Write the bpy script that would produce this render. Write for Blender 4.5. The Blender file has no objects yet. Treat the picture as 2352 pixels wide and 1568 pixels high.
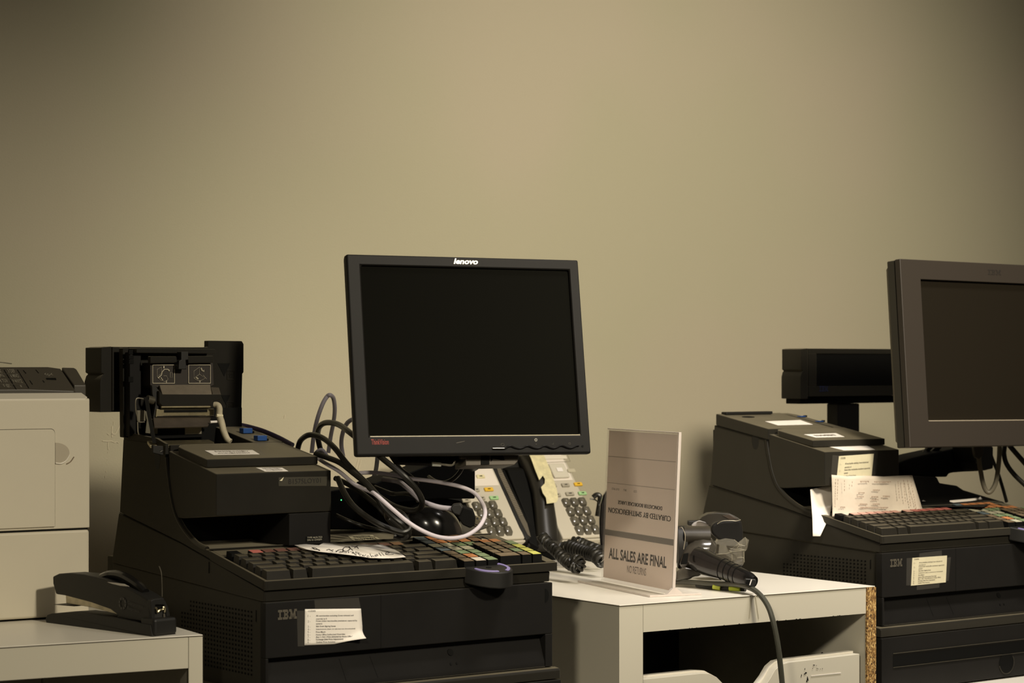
import bpy, math, random
from mathutils import Vector, Matrix
random.seed(7)
SC = bpy.context.scene
COL = SC.collection
H = 1.30            # camera height above the floor
f = 5200.; YH = 838.; CX = 1176.
R_ = math.radians

# ------------------------------------------------------------------ frames
class Frame:
    """a place on the counter: origin, yaw; a = along, b = back, d = metres below eye level"""
    def __init__(s, ox, oy, yaw):
        s.ox, s.oy, s.yaw = ox, oy, yaw
        s.c, s.s = math.cos(R_(yaw)), math.sin(R_(yaw))
    def w(s, a, b, d):
        return Vector((s.ox + a*s.c - b*s.s, s.oy + a*s.s + b*s.c, H - d))
    def _o(s, py, a, b):
        return (a, b, (py-YH)/f*(s.oy + a*s.s + b*s.c))
    def B(s, px, py, b):
        k = (px-CX)/f
        a = (k*(s.oy + b*s.c) - s.ox + b*s.s)/(s.c - k*s.s)
        return s._o(py, a, b)
    def A(s, px, py, a):
        k = (px-CX)/f
        b = (s.ox + a*s.c - k*(s.oy + a*s.s))/(s.s + k*s.c)
        return s._o(py, a, b)
    def C(s, px, py, d):
        Y = d*f/(py-YH); X = (px-CX)/f*Y
        dx, dy = X-s.ox, Y-s.oy
        return (dx*s.c + dy*s.s, -dx*s.s + dy*s.c, d)
    def P(s, px, py, d0, sl):
        k = (px-CX)/f; m = (py-YH)/f
        A11, A12 = s.c-k*s.s, -s.s-k*s.c
        A21, A22 = m*s.s, m*s.c+sl
        r1, r2 = k*s.oy-s.ox, d0-m*s.oy
        D = A11*A22-A12*A21
        a, b = (r1*A22-A12*r2)/D, (A11*r2-A21*r1)/D
        return (a, b, d0-sl*b)
def at(px, py, Y): return ((px-CX)/f*Y, Y, (py-YH)/f*Y)   # world frame x, y, d
WF = Frame(0, 0, 0)
L = Frame((610-CX)/f*2.8, 2.8, 36.5)
Rr = Frame(.578, 3.534, 37.5)
Cb = Frame((1423-CX)/f*3.15, 3.15, 34.5)
Tb = Frame((466-CX)/f*2.79, 2.79, 28.5)
Wl = Frame(L.ox-.88*L.s, L.oy+.88*L.c, 36.5)

# ------------------------------------------------------------------ mesh builder
class MB:
    def __init__(s): s.v = []; s.f = []
    def add(s, vs, fs):
        n = len(s.v); s.v += [tuple(x) for x in vs]; s.f += [tuple(i+n for i in q) for q in fs]; return s
    def hexa(s, v):      # 8 verts: bottom 4 ccw, top 4 ccw (a,b,d)
        return s.add(v, [(3,2,1,0),(4,5,6,7),(0,1,5,4),(1,2,6,5),(2,3,7,6),(3,0,4,7)])
    def box(s, a0, a1, b0, b1, dt, db):
        return s.hexa([(a0,b0,db),(a1,b0,db),(a1,b1,db),(a0,b1,db),(a0,b0,dt),(a1,b0,dt),(a1,b1,dt),(a0,b1,dt)])
    def prism_a(s, poly, a0, a1):      # poly of (b,d)
        n = len(poly)
        v = [(a0,b,d) for b,d in poly]+[(a1,b,d) for b,d in poly]
        return s.add(v, [tuple(range(n)), tuple(range(2*n-1,n-1,-1))]+[(i,(i+n),(i+1)%n+n,(i+1)%n) for i in range(n)])
    def prism_b(s, poly, b0, b1):      # poly of (a,d)
        n = len(poly)
        v = [(a,b0,d) for a,d in poly]+[(a,b1,d) for a,d in poly]
        return s.add(v, [tuple(range(n)), tuple(range(2*n-1,n-1,-1))]+[(i,(i+n),(i+1)%n+n,(i+1)%n) for i in range(n)])
    def prism_d(s, poly, h, flat=None):     # poly of (a,b,d) top points, thickness h downwards
        n = len(poly)
        v = [tuple(p) for p in poly]+[(p[0],p[1],p[2]+h) for p in poly]
        return s.add(v, [tuple(range(n)), tuple(range(2*n-1,n-1,-1))]+[(i,(i+n),(i+1)%n+n,(i+1)%n) for i in range(n)])
    def thick(s, poly, off):          # any polygon extruded by vector off
        n = len(poly)
        v = [tuple(p) for p in poly]+[tuple(p[i]+off[i] for i in range(3)) for p in poly]
        return s.add(v, [tuple(range(n)), tuple(range(2*n-1,n-1,-1))]+[(i,(i+n),(i+1)%n+n,(i+1)%n) for i in range(n)])
    def tube(s, pts, r, n=10, caps=True, smooth=True):
        P = [Vector(p) for p in pts]
        if smooth: P = spline(P)
        rs = r if callable(r) else (lambda t: r)
        T = []
        for i in range(len(P)):
            t = (P[min(i+1,len(P)-1)]-P[max(i-1,0)])
            T.append(t.normalized() if t.length > 1e-9 else Vector((1,0,0)))
        up = Vector((0,0,1)) if abs(T[0].z) < .9 else Vector((1,0,0))
        N = T[0].cross(up).normalized(); vs = []
        for i in range(len(P)):
            N = (N - T[i]*N.dot(T[i])).normalized(); Bn = T[i].cross(N)
            rr = rs(i/(len(P)-1))
            for k in range(n):
                a = 2*math.pi*k/n
                vs.append(P[i]+(N*math.cos(a)+Bn*math.sin(a))*rr)
        fs = [(i*n+k, i*n+(k+1)%n, (i+1)*n+(k+1)%n, (i+1)*n+k) for i in range(len(P)-1) for k in range(n)]
        if caps: fs += [tuple(range(n-1,-1,-1)), tuple((len(P)-1)*n+k for k in range(n))]
        return s.add(vs, fs)
    def loft(s, rings, caps=True):
        n = len(rings[0]); vs = [p for r in rings for p in r]
        fs = [(i*n+k, i*n+(k+1)%n, (i+1)*n+(k+1)%n, (i+1)*n+k) for i in range(len(rings)-1) for k in range(n)]
        if caps: fs += [tuple(range(n-1,-1,-1)), tuple((len(rings)-1)*n+k for k in range(n))]
        return s.add(vs, fs)
    def ellip(s, c, r, nu=20, nv=12, v0=-math.pi/2, v1=math.pi/2):
        rings = []
        for j in range(nv+1):
            v = v0+(v1-v0)*j/nv
            rr = max(math.cos(v), .01)
            rings.append([(c[0]+r[0]*rr*math.cos(2*math.pi*k/nu), c[1]+r[1]*rr*math.sin(2*math.pi*k/nu), c[2]-r[2]*math.sin(v)) for k in range(nu)])
        return s.loft(rings)
    def disc(s, c, x, y, r, th, n=24, r2=None):   # x,y axes vectors; th vector thickness
        x, y, th, c = Vector(x), Vector(y), Vector(th), Vector(c)
        r2 = r if r2 is None else r2
        a = [c+(x*math.cos(2*math.pi*k/n)*r+y*math.sin(2*math.pi*k/n)*r2) for k in range(n)]
        return s.loft([a, [p+th for p in a]])
    def text(s, body, org, x, y, w, h=None, bold=0., shear=0., mirror=False):
        vs, fs, (x0, y0, x1, y1) = glyphs(body, bold, shear)
        sx = w/(x1-x0); sy = sx if h is None else h/(y1-y0)
        org, x, y = Vector(org), Vector(x).normalized(), Vector(y).normalized()
        return s.add([org+x*((p[0]-x0)*sx)+y*((p[1]-y0)*sy) for p in vs], fs)

def spline(P, k=6):
    out = []
    for i in range(len(P)-1):
        p0, p1, p2, p3 = P[max(i-1,0)], P[i], P[i+1], P[min(i+2,len(P)-1)]
        for j in range(k):
            t = j/k
            out.append(.5*((2*p1)+(p2-p0)*t+(2*p0-5*p1+4*p2-p3)*t*t+(3*p1-p0-3*p2+p3)*t**3))
    return out+[P[-1]]

_g = {}
def glyphs(body, bold, shear):
    key = (body, bold, shear)
    if key not in _g:
        cu = bpy.data.curves.new('t', 'FONT'); cu.body = body; cu.size = 1; cu.offset = bold; cu.shear = shear
        cu.resolution_u = 3
        o = bpy.data.objects.new('t', cu)
        me = bpy.data.meshes.new_from_object(o)
        vs = [(v.co.x, v.co.y) for v in me.vertices]; fs = [tuple(p.vertices) for p in me.polygons]
        bpy.data.objects.remove(o); bpy.data.meshes.remove(me); bpy.data.curves.remove(cu)
        xs = [v[0] for v in vs]; ys = [v[1] for v in vs]
        _g[key] = (vs, fs, (min(xs), min(ys), max(xs), max(ys)))
    return _g[key]

# ------------------------------------------------------------------ objects
BASE = {}
def thing(name, label, cat, fr, base, group=None):
    o = bpy.data.objects.new(name, None); COL.objects.link(o)
    o.empty_display_size = .03
    o.location = fr.w(*base); o.rotation_euler = (0, 0, R_(fr.yaw))
    o['label'] = label; o['category'] = cat
    if group: o['group'] = group
    BASE[o.name] = base
    return o
def rootbase(o):
    while o.parent: o = o.parent
    return BASE[o.name]
def mesh(name, mb, base, m, smooth=True, ang=35):
    me = bpy.data.meshes.new(name)
    me.from_pydata([(a-base[0], b-base[1], -(d-base[2])) for a, b, d in mb.v], [], mb.f)
    me.validate()
    import bmesh
    bm = bmesh.new(); bm.from_mesh(me); bmesh.ops.recalc_face_normals(bm, faces=bm.faces); bm.to_mesh(me); bm.free()
    me.materials.append(m)
    if smooth:
        me.polygons.foreach_set('use_smooth', [True]*len(me.polygons))
        me.set_sharp_from_angle(angle=R_(ang))
    return me
def part(name, mb, m, parent, bev=0, label=None, kind=None, seg=2):
    me = mesh(name, mb, rootbase(parent), m)
    o = bpy.data.objects.new(name, me); COL.objects.link(o); o.parent = parent
    if bev:
        md = o.modifiers.new('bevel', 'BEVEL'); md.width = bev; md.segments = seg; md.limit_method = 'ANGLE'; md.angle_limit = R_(30); md.harden_normals = True
    if label: o['label'] = label
    if kind: o['kind'] = kind
    return o
def solo(name, label, cat, fr, base, mb, m, bev=0, group=None):
    me = mesh(name, mb, base, m)
    o = bpy.data.objects.new(name, me); COL.objects.link(o)
    o.location = fr.w(*base); o.rotation_euler = (0, 0, R_(fr.yaw))
    o['label'] = label; o['category'] = cat
    if group: o['group'] = group
    BASE[o.name] = base
    if bev:
        md = o.modifiers.new('bevel', 'BEVEL'); md.width = bev; md.segments = 2; md.limit_method = 'ANGLE'; md.angle_limit = R_(30); md.harden_normals = True
    return o
def struct(name, mb, m, fr=WF, base=(0,0,0), bev=0):
    me = mesh(name, mb, base, m)
    o = bpy.data.objects.new(name, me); COL.objects.link(o)
    o.location = fr.w(*base); o.rotation_euler = (0, 0, R_(fr.yaw))
    o['kind'] = 'structure'; BASE[o.name] = base
    return o

# ------------------------------------------------------------------ materials
def mat(name, col, rough=.5, metal=0., bump=0., bscale=400., spec=.5, var=0., vscale=30., trans=0., ior=1.45, emis=None, estr=0, col2=None, sheen=0, dust_toplight=None, dist=.00006, coat=0, alpha=1):
    m = bpy.data.materials.new(name); m.use_nodes = True
    nt = m.node_tree; p = nt.nodes['Principled BSDF']
    p.inputs['Base Color'].default_value = (*col, 1); p.inputs['Roughness'].default_value = rough
    p.inputs['Metallic'].default_value = metal; p.inputs['Specular IOR Level'].default_value = spec
    p.inputs['Transmission Weight'].default_value = trans; p.inputs['IOR'].default_value = ior
    p.inputs['Coat Weight'].default_value = coat; p.inputs['Alpha'].default_value = alpha
    if emis: p.inputs['Emission Color'].default_value = (*emis, 1); p.inputs['Emission Strength'].default_value = estr
    if sheen:
        p.inputs['Sheen Weight'].default_value = sheen; p.inputs['Sheen Roughness'].default_value = .45; p.inputs['Sheen Tint'].default_value = (1,.9,.66,1)
    tc = nt.nodes.new('ShaderNodeTexCoord')
    if bump:
        n = nt.nodes.new('ShaderNodeTexNoise'); n.inputs['Scale'].default_value = bscale; n.inputs['Detail'].default_value = 3
        b = nt.nodes.new('ShaderNodeBump'); b.inputs['Strength'].default_value = bump; b.inputs['Distance'].default_value = dist
        nt.links.new(tc.outputs['Object'], n.inputs['Vector']); nt.links.new(n.outputs['Fac'], b.inputs['Height']); nt.links.new(b.outputs['Normal'], p.inputs['Normal'])
    if var or col2:
        n = nt.nodes.new('ShaderNodeTexNoise'); n.inputs['Scale'].default_value = vscale; n.inputs['Detail'].default_value = 6; n.inputs['Roughness'].default_value = .65
        r = nt.nodes.new('ShaderNodeValToRGB')
        r.color_ramp.elements[0].position = .35; r.color_ramp.elements[1].position = .68
        c2 = col2 if col2 else tuple(min(1, c*(1+var)) for c in col)
        c1 = col if col2 else tuple(c*(1-var) for c in col)
        r.color_ramp.elements[0].color = (*c1, 1); r.color_ramp.elements[1].color = (*c2, 1)
        nt.links.new(tc.outputs['Object'], n.inputs['Vector']); nt.links.new(n.outputs['Fac'], r.inputs['Fac']); nt.links.new(r.outputs['Color'], p.inputs['Base Color'])
    if dust_toplight:      # dusty film on up faces, tinted lighter to paint in light on tops
        g = nt.nodes.new('ShaderNodeNewGeometry'); s = nt.nodes.new('ShaderNodeSeparateXYZ'); mr = nt.nodes.new('ShaderNodeMapRange')
        mr.inputs['From Min'].default_value = .8; mr.inputs['From Max'].default_value = .97
        n2 = nt.nodes.new('ShaderNodeTexNoise'); n2.inputs['Scale'].default_value = 22; n2.inputs['Detail'].default_value = 5
        r2 = nt.nodes.new('ShaderNodeMapRange'); r2.inputs['From Min'].default_value = .3; r2.inputs['From Max'].default_value = .6; r2.inputs['To Min'].default_value = .6
        mu = nt.nodes.new('ShaderNodeMath'); mu.operation = 'MULTIPLY'; mx = nt.nodes.new('ShaderNodeMix'); mx.data_type = 'RGBA'
        nt.links.new(g.outputs['True Normal'], s.inputs['Vector']); nt.links.new(s.outputs['Z'], mr.inputs['Value'])
        nt.links.new(tc.outputs['Object'], n2.inputs['Vector']); nt.links.new(n2.outputs['Fac'], r2.inputs['Value'])
        nt.links.new(mr.outputs['Result'], mu.inputs[0]); nt.links.new(r2.outputs['Result'], mu.inputs[1]); nt.links.new(mu.outputs['Value'], mx.inputs['Factor'])
        lk = p.inputs['Base Color'].links
        if lk: nt.links.new(lk[0].from_socket, mx.inputs['A'])
        else: mx.inputs['A'].default_value = (*col,1)
        mx.inputs['B'].default_value = (*dust_toplight,1); nt.links.new(mx.outputs['Result'], p.inputs['Base Color'])
    return m
M = {
 'black':  mat('charcoal_plastic', (.0115,.0105,.0080), .5, bump=.35, bscale=1400, var=.12, vscale=14, dist=.00005, spec=.16, sheen=.3, dust_toplight=(.070,.060,.038)),
 'blackfront': mat('slate_plastic', (.0100,.0095,.0090), .5, bump=.3, bscale=1400, var=.1, vscale=10, dist=.00005, spec=.16, sheen=.06),
 'ink':    mat('matt_black', (.004,.004,.0035), .7, spec=.15),
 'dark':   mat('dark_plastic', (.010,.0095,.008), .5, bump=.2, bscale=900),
 'gloss':  mat('gloss_black', (.007,.0065,.006), .2, coat=.3, var=.2, vscale=60),
 'screen': mat('dark_screen', (.0042,.0041,.0028), .65, spec=.03),
 'screen2': mat('grey_screen', (.0125,.0098,.006), .65, spec=.08),
 'key':    mat('key_plastic', (.010,.0088,.0065), .48, var=.15, vscale=80, spec=.25, sheen=.2, dust_toplight=(.045,.038,.024)),
 'keytop': mat('keycap_clear', (.09,.08,.055), .3, var=.2, vscale=120),
 'bezelgrey': mat('grey_bezel', (.031,.0245,.018), .5, bump=.3, bscale=1200, dist=.00005),
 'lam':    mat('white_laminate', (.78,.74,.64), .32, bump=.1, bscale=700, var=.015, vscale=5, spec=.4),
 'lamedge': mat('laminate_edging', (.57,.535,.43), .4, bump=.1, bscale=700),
 'seam':   mat('seam_line', (.10,.085,.055), .7),
 'beige':  mat('beige_plastic', (.60,.55,.43), .5, bump=.3, bscale=1200, dist=.00005, var=.02, vscale=6),
 'beigelight': mat('light_beige_plastic', (.72,.67,.56), .42, bump=.2, bscale=1200, dist=.00005),
 'panel':  mat('printer_panel', (.055,.048,.036), .38, bump=.2, bscale=900),
 'paper':  mat('white_paper', (.84,.79,.71), .7, bump=.3, bscale=90, dist=.0006, var=.03, vscale=20),
 'papery': mat('yellowed_paper', (.70,.64,.44), .7, var=.05, vscale=40),
 'inktext': mat('printed_ink', (.02,.015,.012), .8),
 'faint':  mat('faint_print', (.12,.10,.075), .8),
 'logo':   mat('logo_grey', (.13,.115,.085), .5),
 'silver': mat('silver_lettering', (.75,.72,.62), .4, metal=.3),
 'red':    mat('red_lettering', (.30,.028,.015), .5),
 'metal':  mat('worn_metal', (.48,.44,.34), .35, metal=.85, var=.25, vscale=50),
 'brass':  mat('brassy_metal', (.55,.48,.30), .3, metal=.9, var=.2, vscale=70),
 'chrome': mat('chrome', (.85,.83,.78), .12, metal=1),
 'rubber': mat('black_rubber', (.012,.011,.008), .36, var=.3, vscale=60, spec=.5),
 'cordgrey': mat('grey_cord', (.36,.33,.36), .45),
 'cordwhite': mat('white_cord', (.68,.62,.66), .4),
 'cordgreyd': mat('dusty_grey_cord', (.11,.105,.10), .5, var=.25, vscale=120),
 'cordpurple': mat('purple_cord', (.045,.03,.075), .45),
 'cordolive': mat('olive_cord', (.060,.060,.045), .35),
 'blue':   mat('blue_clip', (.02,.07,.24), .35),
 'purple': mat('lilac_rubber', (.26,.22,.46), .45),
 'phone':  mat('silver_grey_plastic', (.52,.48,.39), .42, bump=.15, bscale=1200),
 'phonew': mat('pale_faceplate', (.74,.68,.60), .4),
 'phonekey': mat('smoked_key', (.11,.10,.075), .18, coat=.8),
 'yellow': mat('yellow_key', (.75,.46,.04), .4), 'green': mat('green_key', (.33,.55,.26), .4),
 'label':  mat('cream_label', (.66,.60,.36), .6, var=.16, vscale=70),
 'tape':   mat('clear_tape', (.26,.24,.20), .25, alpha=.07),
 'acryl':  mat('clear_acrylic', (.80,.74,.70), .12, alpha=.13, spec=.5),
 'acryledge': mat('acrylic_edge', (.80,.72,.66), .15, trans=.35, ior=1.4),
 'bag':    mat('clear_bag', (.50,.46,.36), .18, alpha=.20, bump=.6, bscale=60, dist=.004),
 'smoke':  mat('smoked_plastic', (.05,.045,.035), .2, coat=.4, var=.3, vscale=40),
 'sheet':  mat('sign_paper', (.52,.46,.40), .75, var=.03, vscale=10),
 'white':  mat('white_plastic', (.82,.78,.74), .4),
 'scuff':  mat('bare_plaster', (.62,.56,.42), .9, bump=.5, bscale=500),
 'glow':   mat('key_label_print', (.24,.22,.17), .6),
 'lcd':    mat('lcd_green', (.1,.9,.3), .5, emis=(.1,1,.3), estr=1.5),
}
def chipboard():
    m = bpy.data.materials.new('chipboard'); m.use_nodes = True; nt = m.node_tree; p = nt.nodes['Principled BSDF']
    tc = nt.nodes.new('ShaderNodeTexCoord'); v = nt.nodes.new('ShaderNodeTexVoronoi'); v.inputs['Scale'].default_value = 800
    mp = nt.nodes.new('ShaderNodeMapping'); mp.inputs['Scale'].default_value = (1, 1, .45)
    r = nt.nodes.new('ShaderNodeValToRGB'); e = r.color_ramp.elements
    e[0].color = (.05,.022,.006,1); e[1].color = (.75,.52,.20,1); e[0].position = .05; e[1].position = .95
    for q, c in ((.3,(.22,.115,.03,1)), (.7,(.36,.20,.06,1))):
        x = e.new(q); x.color = c
    nt.links.new(tc.outputs['Object'], mp.inputs['Vector']); nt.links.new(mp.outputs['Vector'], v.inputs['Vector'])
    sp = nt.nodes.new('ShaderNodeSeparateColor'); nt.links.new(v.outputs['Color'], sp.inputs['Color'])
    nt.links.new(sp.outputs['Red'], r.inputs['Fac']); nt.links.new(r.outputs['Color'], p.inputs['Base Color'])
    p.inputs['Roughness'].default_value = .85
    return m
M['chip'] = chipboard()
def translucent(name, col, k):
    m = bpy.data.materials.new(name); m.use_nodes = True; nt = m.node_tree; p = nt.nodes['Principled BSDF']
    p.inputs['Base Color'].default_value = (*col,1); p.inputs['Roughness'].default_value = .75
    t = nt.nodes.new('ShaderNodeBsdfTranslucent'); t.inputs['Color'].default_value = (*col,1)
    x = nt.nodes.new('ShaderNodeMixShader'); x.inputs['Fac'].default_value = k
    nt.links.new(p.outputs['BSDF'], x.inputs[1]); nt.links.new(t.outputs['BSDF'], x.inputs[2]); nt.links.new(x.outputs['Shader'], nt.nodes['Material Output'].inputs['Surface'])
    return m
M['sheet'] = translucent('sign_paper_thin', (.99,.88,.79), .28)
def wallmat():
    m = bpy.data.materials.new('painted_wall'); m.use_nodes = True; nt = m.node_tree; p = nt.nodes['Principled BSDF']
    tc = nt.nodes.new('ShaderNodeTexCoord')
    n = nt.nodes.new('ShaderNodeTexNoise'); n.inputs['Scale'].default_value = 1.7; n.inputs['Detail'].default_value = 2
    r = nt.nodes.new('ShaderNodeValToRGB'); r.color_ramp.elements[0].position = .42; r.color_ramp.elements[1].position = .6
    r.color_ramp.elements[0].color = (.480,.432,.325,1); r.color_ramp.elements[1].color = (.458,.428,.308,1)
    g = nt.nodes.new('ShaderNodeTexNoise'); g.inputs['Scale'].default_value = 330; g.inputs['Detail'].default_value = 2
    b = nt.nodes.new('ShaderNodeBump'); b.inputs['Strength'].default_value = .35; b.inputs['Distance'].default_value = .0012
    for k in (n, g): nt.links.new(tc.outputs['Object'], k.inputs['Vector'])
    nt.links.new(n.outputs['Fac'], r.inputs['Fac']); nt.links.new(r.outputs['Color'], p.inputs['Base Color'])
    nt.links.new(g.outputs['Fac'], b.inputs['Height']); nt.links.new(b.outputs['Normal'], p.inputs['Normal'])
    p.inputs['Roughness'].default_value = .75; p.inputs['Specular IOR Level'].default_value = .25
    return m
M['wall'] = wallmat()
KC = {'k': M['keytop'], 'p': mat('pink_label', (.50,.15,.12), .5, var=.15, vscale=90), 'q': mat('dull_pink_label', (.16,.075,.055), .5, var=.2, vscale=90),
      'P': mat('pale_pink_label', (.62,.34,.27), .5), 'o': mat('orange_label', (.55,.22,.08), .5, var=.1, vscale=90), 'b': mat('blue_label', (.13,.17,.19), .5),
      'w': mat('cream_key_label', (.52,.50,.36), .5, var=.06, vscale=90), 'g': mat('green_label', (.20,.27,.14), .5, var=.1, vscale=90),
      'G': mat('pale_green_label', (.33,.38,.24), .5), 'n': mat('brown_label', (.17,.125,.075), .45, var=.2, vscale=100), 'N': mat('rust_label', (.22,.12,.06), .45),
      'y': mat('yellow_label', (.62,.62,.14), .5), 'W': mat('white_label', (.66,.58,.46), .5)}
# ------------------------------------------------------------------ setting
struct('wall_back', MB().box(-3.2, 4.6, 0, .12, -1.7, 1.3), M['wall'], Wl, (0,0,1.3))
wl = bpy.data.objects['wall_back']
struct('floor', MB().box(-5, 6, -3, 8, 1.3, 1.35), mat('dark_floor', (.16,.14,.11), .6, var=.15, vscale=3), WF, (0,0,1.3))
t1 = struct('trim_1', MB().box(-1.2, .46, -.012, 0, .3335, .352), M['lamedge'], Wl, (0,0,.352))
# chips and scratches where the paint came off the wall
def scuff(pts, th=2.2):
    mb = MB(); q = [Vector(Wl.B(x, y, -.0006)) for x, y in pts]
    mm = th/f*3.55/2
    for i in range(len(q)-1):
        t = (q[i+1]-q[i]).normalized(); n = Vector((-t.z, 0, t.x))*mm
        k0 = .6+.5*random.random(); k1 = .5+.6*random.random()
        mb.thick([q[i]+n*k0, q[i+1]+n*k1, q[i+1]-n*k1, q[i]-n*k0], (0,-.0005,0))
    part('paint_chip', mb, M['scuff'], wl)
Z = lambda x, y: (200+x/7.125, 900+y/7.125)
for pts, th in [([Z(435,490),Z(430,540)],2), ([Z(412,560),Z(408,640),Z(410,740)],3.4), ([Z(400,690),Z(460,690),Z(500,620),Z(550,505)],3), ([Z(330,680),Z(360,700)],2),
                ([Z(540,600),Z(545,700)],3.5), ([Z(250,800),Z(330,805),Z(400,800),Z(440,825),Z(490,815),Z(520,840)],2.6), ([Z(345,815),Z(340,880),Z(350,945)],2.4),
                ([Z(340,980),Z(338,1000)],1.2), ([Z(330,1100),Z(336,1110)],1.4), ([Z(308,1285),Z(310,1315)],1.8), ([Z(295,1370),Z(297,1410)],1.8), ([Z(335,1180),Z(332,1190)],1.2),
                ([(653,961),(653.5,954),(655,953)],1.8), ([(824,1050),(820,1066),(817,1080)],2), ([(829,1056),(826,1068),(822,1082)],1.8), ([(1005,1216),(1006,1219)],1)]:
    scuff(pts, th)

# ------------------------------------------------------------------ white units
def white_table():
    t = thing('side_table', 'white laminate side table under the beige printer and stapler', 'table', Tb, (-.3,.22,1.3))
    top = part('tabletop', MB().box(-.9, 0, 0, .64, .332, .3334), M['lam'], t, .0008)
    part('edge_seam', MB().box(-.9, .0004, -.0004, .64, .3335, .3341), M['seam'], top)
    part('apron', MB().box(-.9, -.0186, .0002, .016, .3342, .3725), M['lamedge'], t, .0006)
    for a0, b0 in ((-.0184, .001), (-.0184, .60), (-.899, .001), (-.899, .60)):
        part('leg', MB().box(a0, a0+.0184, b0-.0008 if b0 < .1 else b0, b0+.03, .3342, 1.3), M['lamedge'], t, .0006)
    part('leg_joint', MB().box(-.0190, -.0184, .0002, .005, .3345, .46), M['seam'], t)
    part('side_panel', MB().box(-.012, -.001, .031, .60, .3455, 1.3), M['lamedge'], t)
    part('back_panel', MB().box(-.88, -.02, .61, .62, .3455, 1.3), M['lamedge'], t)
white_table()

def cabinet():
    c = thing('counter_cabinet', 'white laminate cabinet with chipboard edge between the two tills', 'cabinet', Cb, (.24,.4,1.3))
    part('top_board', MB().box(0, .485, 0, .80, .334, .3354), M['lam'], c, .0006)
    part('side_panel', MB().box(0, .0415, .0006, .79, .3362, 1.3), M['lamedge'], c)
    part('edge_seam', MB().box(-.0003, .4853, -.0003, .79, .3355, .3361).box(.0415,.0421,.0007,.01,.336,1.29), M['seam'], c)
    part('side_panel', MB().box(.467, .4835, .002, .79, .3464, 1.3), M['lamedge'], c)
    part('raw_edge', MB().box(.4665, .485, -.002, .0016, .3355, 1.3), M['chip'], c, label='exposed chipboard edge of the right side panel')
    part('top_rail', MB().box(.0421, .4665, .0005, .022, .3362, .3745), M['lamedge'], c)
    mb = MB()
    for k in range(16):
        a = .08+.38*random.random(); mb.box(a, a+.0008+.0015*random.random(), -.0001, .004, .3742-.0006*random.random(), .3747)
    part('chipped_edge', mb, M['ink'], c)
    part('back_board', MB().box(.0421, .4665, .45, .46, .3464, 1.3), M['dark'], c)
    part('inner_shelf', MB().box(.0421, .4665, .04, .45, .60, .615), M['lamedge'], c)
    # drawer front with a hand scoop
    def scoop(o):
        p = [(.0435, .4415+o), (.150, .4412+o), (.168, .443+o), (.180, .449+o), (.195, .462+o), (.213, .478+o), (.228,.482+o), (.250,.482+o), (.262, .477+o), (.280, .460+o), (.291, .4465+o), (.303, .4395+o), (.318, .4378+o), (.4585, .4355+o), (.4585, .62), (.0435, .62)]
        return p
    d = part('drawer_front', MB().prism_b(scoop(0), .006, .020), M['lamedge'], c, .0006)
    part('liner', MB().prism_b(scoop(-.003), .020, .030), M['lam'], d)
    q = lambda px, py: Cb.B(px, py, .0055)
    Zc = lambda x, y: q(1800+x/11.76, 1480+y/11.76)
    mb = MB()
    for x, y, w, h in [(820,550,60,24),(880,560,16,20),(570,655,18,50),(600,760,60,60),(560,790,40,30),(640,930,40,90),(620,990,30,60),(655,960,60,20),(640,880,20,50),(480,820,14,50),(900,640,50,12),(990,655,20,14),(1045,645,20,14),(780,640,14,24),(930,650,20,10),(470,860,8,60)]:
        n = 7; cx, cy = x, y
        ring = [Zc(cx+w/2*math.cos(2*math.pi*k/n)*(.6+.6*random.random()), cy+h/2*math.sin(2*math.pi*k/n)*(.6+.6*random.random())) for k in range(n)]
        mb.thick(ring, (0,-.0004,0))
    part('torn_patch', mb, M['ink'], d)
    part('tape_remnant', MB().thick([Zc(740,835),Zc(1540,750),Zc(1550,770),Zc(740,850)], (0,-.0004,0)), M['paper'], d)
    part('drip_stain', MB().thick([Cb.B(1726,1366,-.0002),Cb.B(1728,1366,-.0002),Cb.B(1722,1420,-.0002),Cb.B(1720,1420,-.0002)],(0,-.0002,0)).thick([Cb.B(1734,1366,-.0002),Cb.B(1736,1366,-.0002),Cb.B(1744,1420,-.0002),Cb.B(1742,1420,-.0002)],(0,-.0002,0)), mat('grime',(.46,.42,.32),.6), c)
    part('cam_hole', MB().disc(Cb.A(1889,1501,.4664), (0,1,0), (0,0,1), .0025, (-.0008,0,0)), M['dark'], c)
cabinet()
# papers and a black box on the dark shelf inside the cabinet
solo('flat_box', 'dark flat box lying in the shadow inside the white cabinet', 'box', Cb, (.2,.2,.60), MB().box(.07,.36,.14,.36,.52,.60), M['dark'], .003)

def lower_counter(fr, name, label, a0, a1, b0, b1):
    t = thing(name, label, 'counter', fr, ((a0+a1)/2, (b0+b1)/2, 1.3))
    part('worktop', MB().box(a0, a1, b0, b1, .512, .53), M['lam'], t, .0006)
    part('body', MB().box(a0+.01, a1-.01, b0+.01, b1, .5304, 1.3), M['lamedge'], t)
lower_counter(Rr, 'low_counter', 'white low counter under the right-hand cash drawer', -.02, .75, -.06, .60)
lower_counter(L, 'low_counter', 'white low counter under the left-hand cash drawer', .0, .465, -.03, .45)

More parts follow.
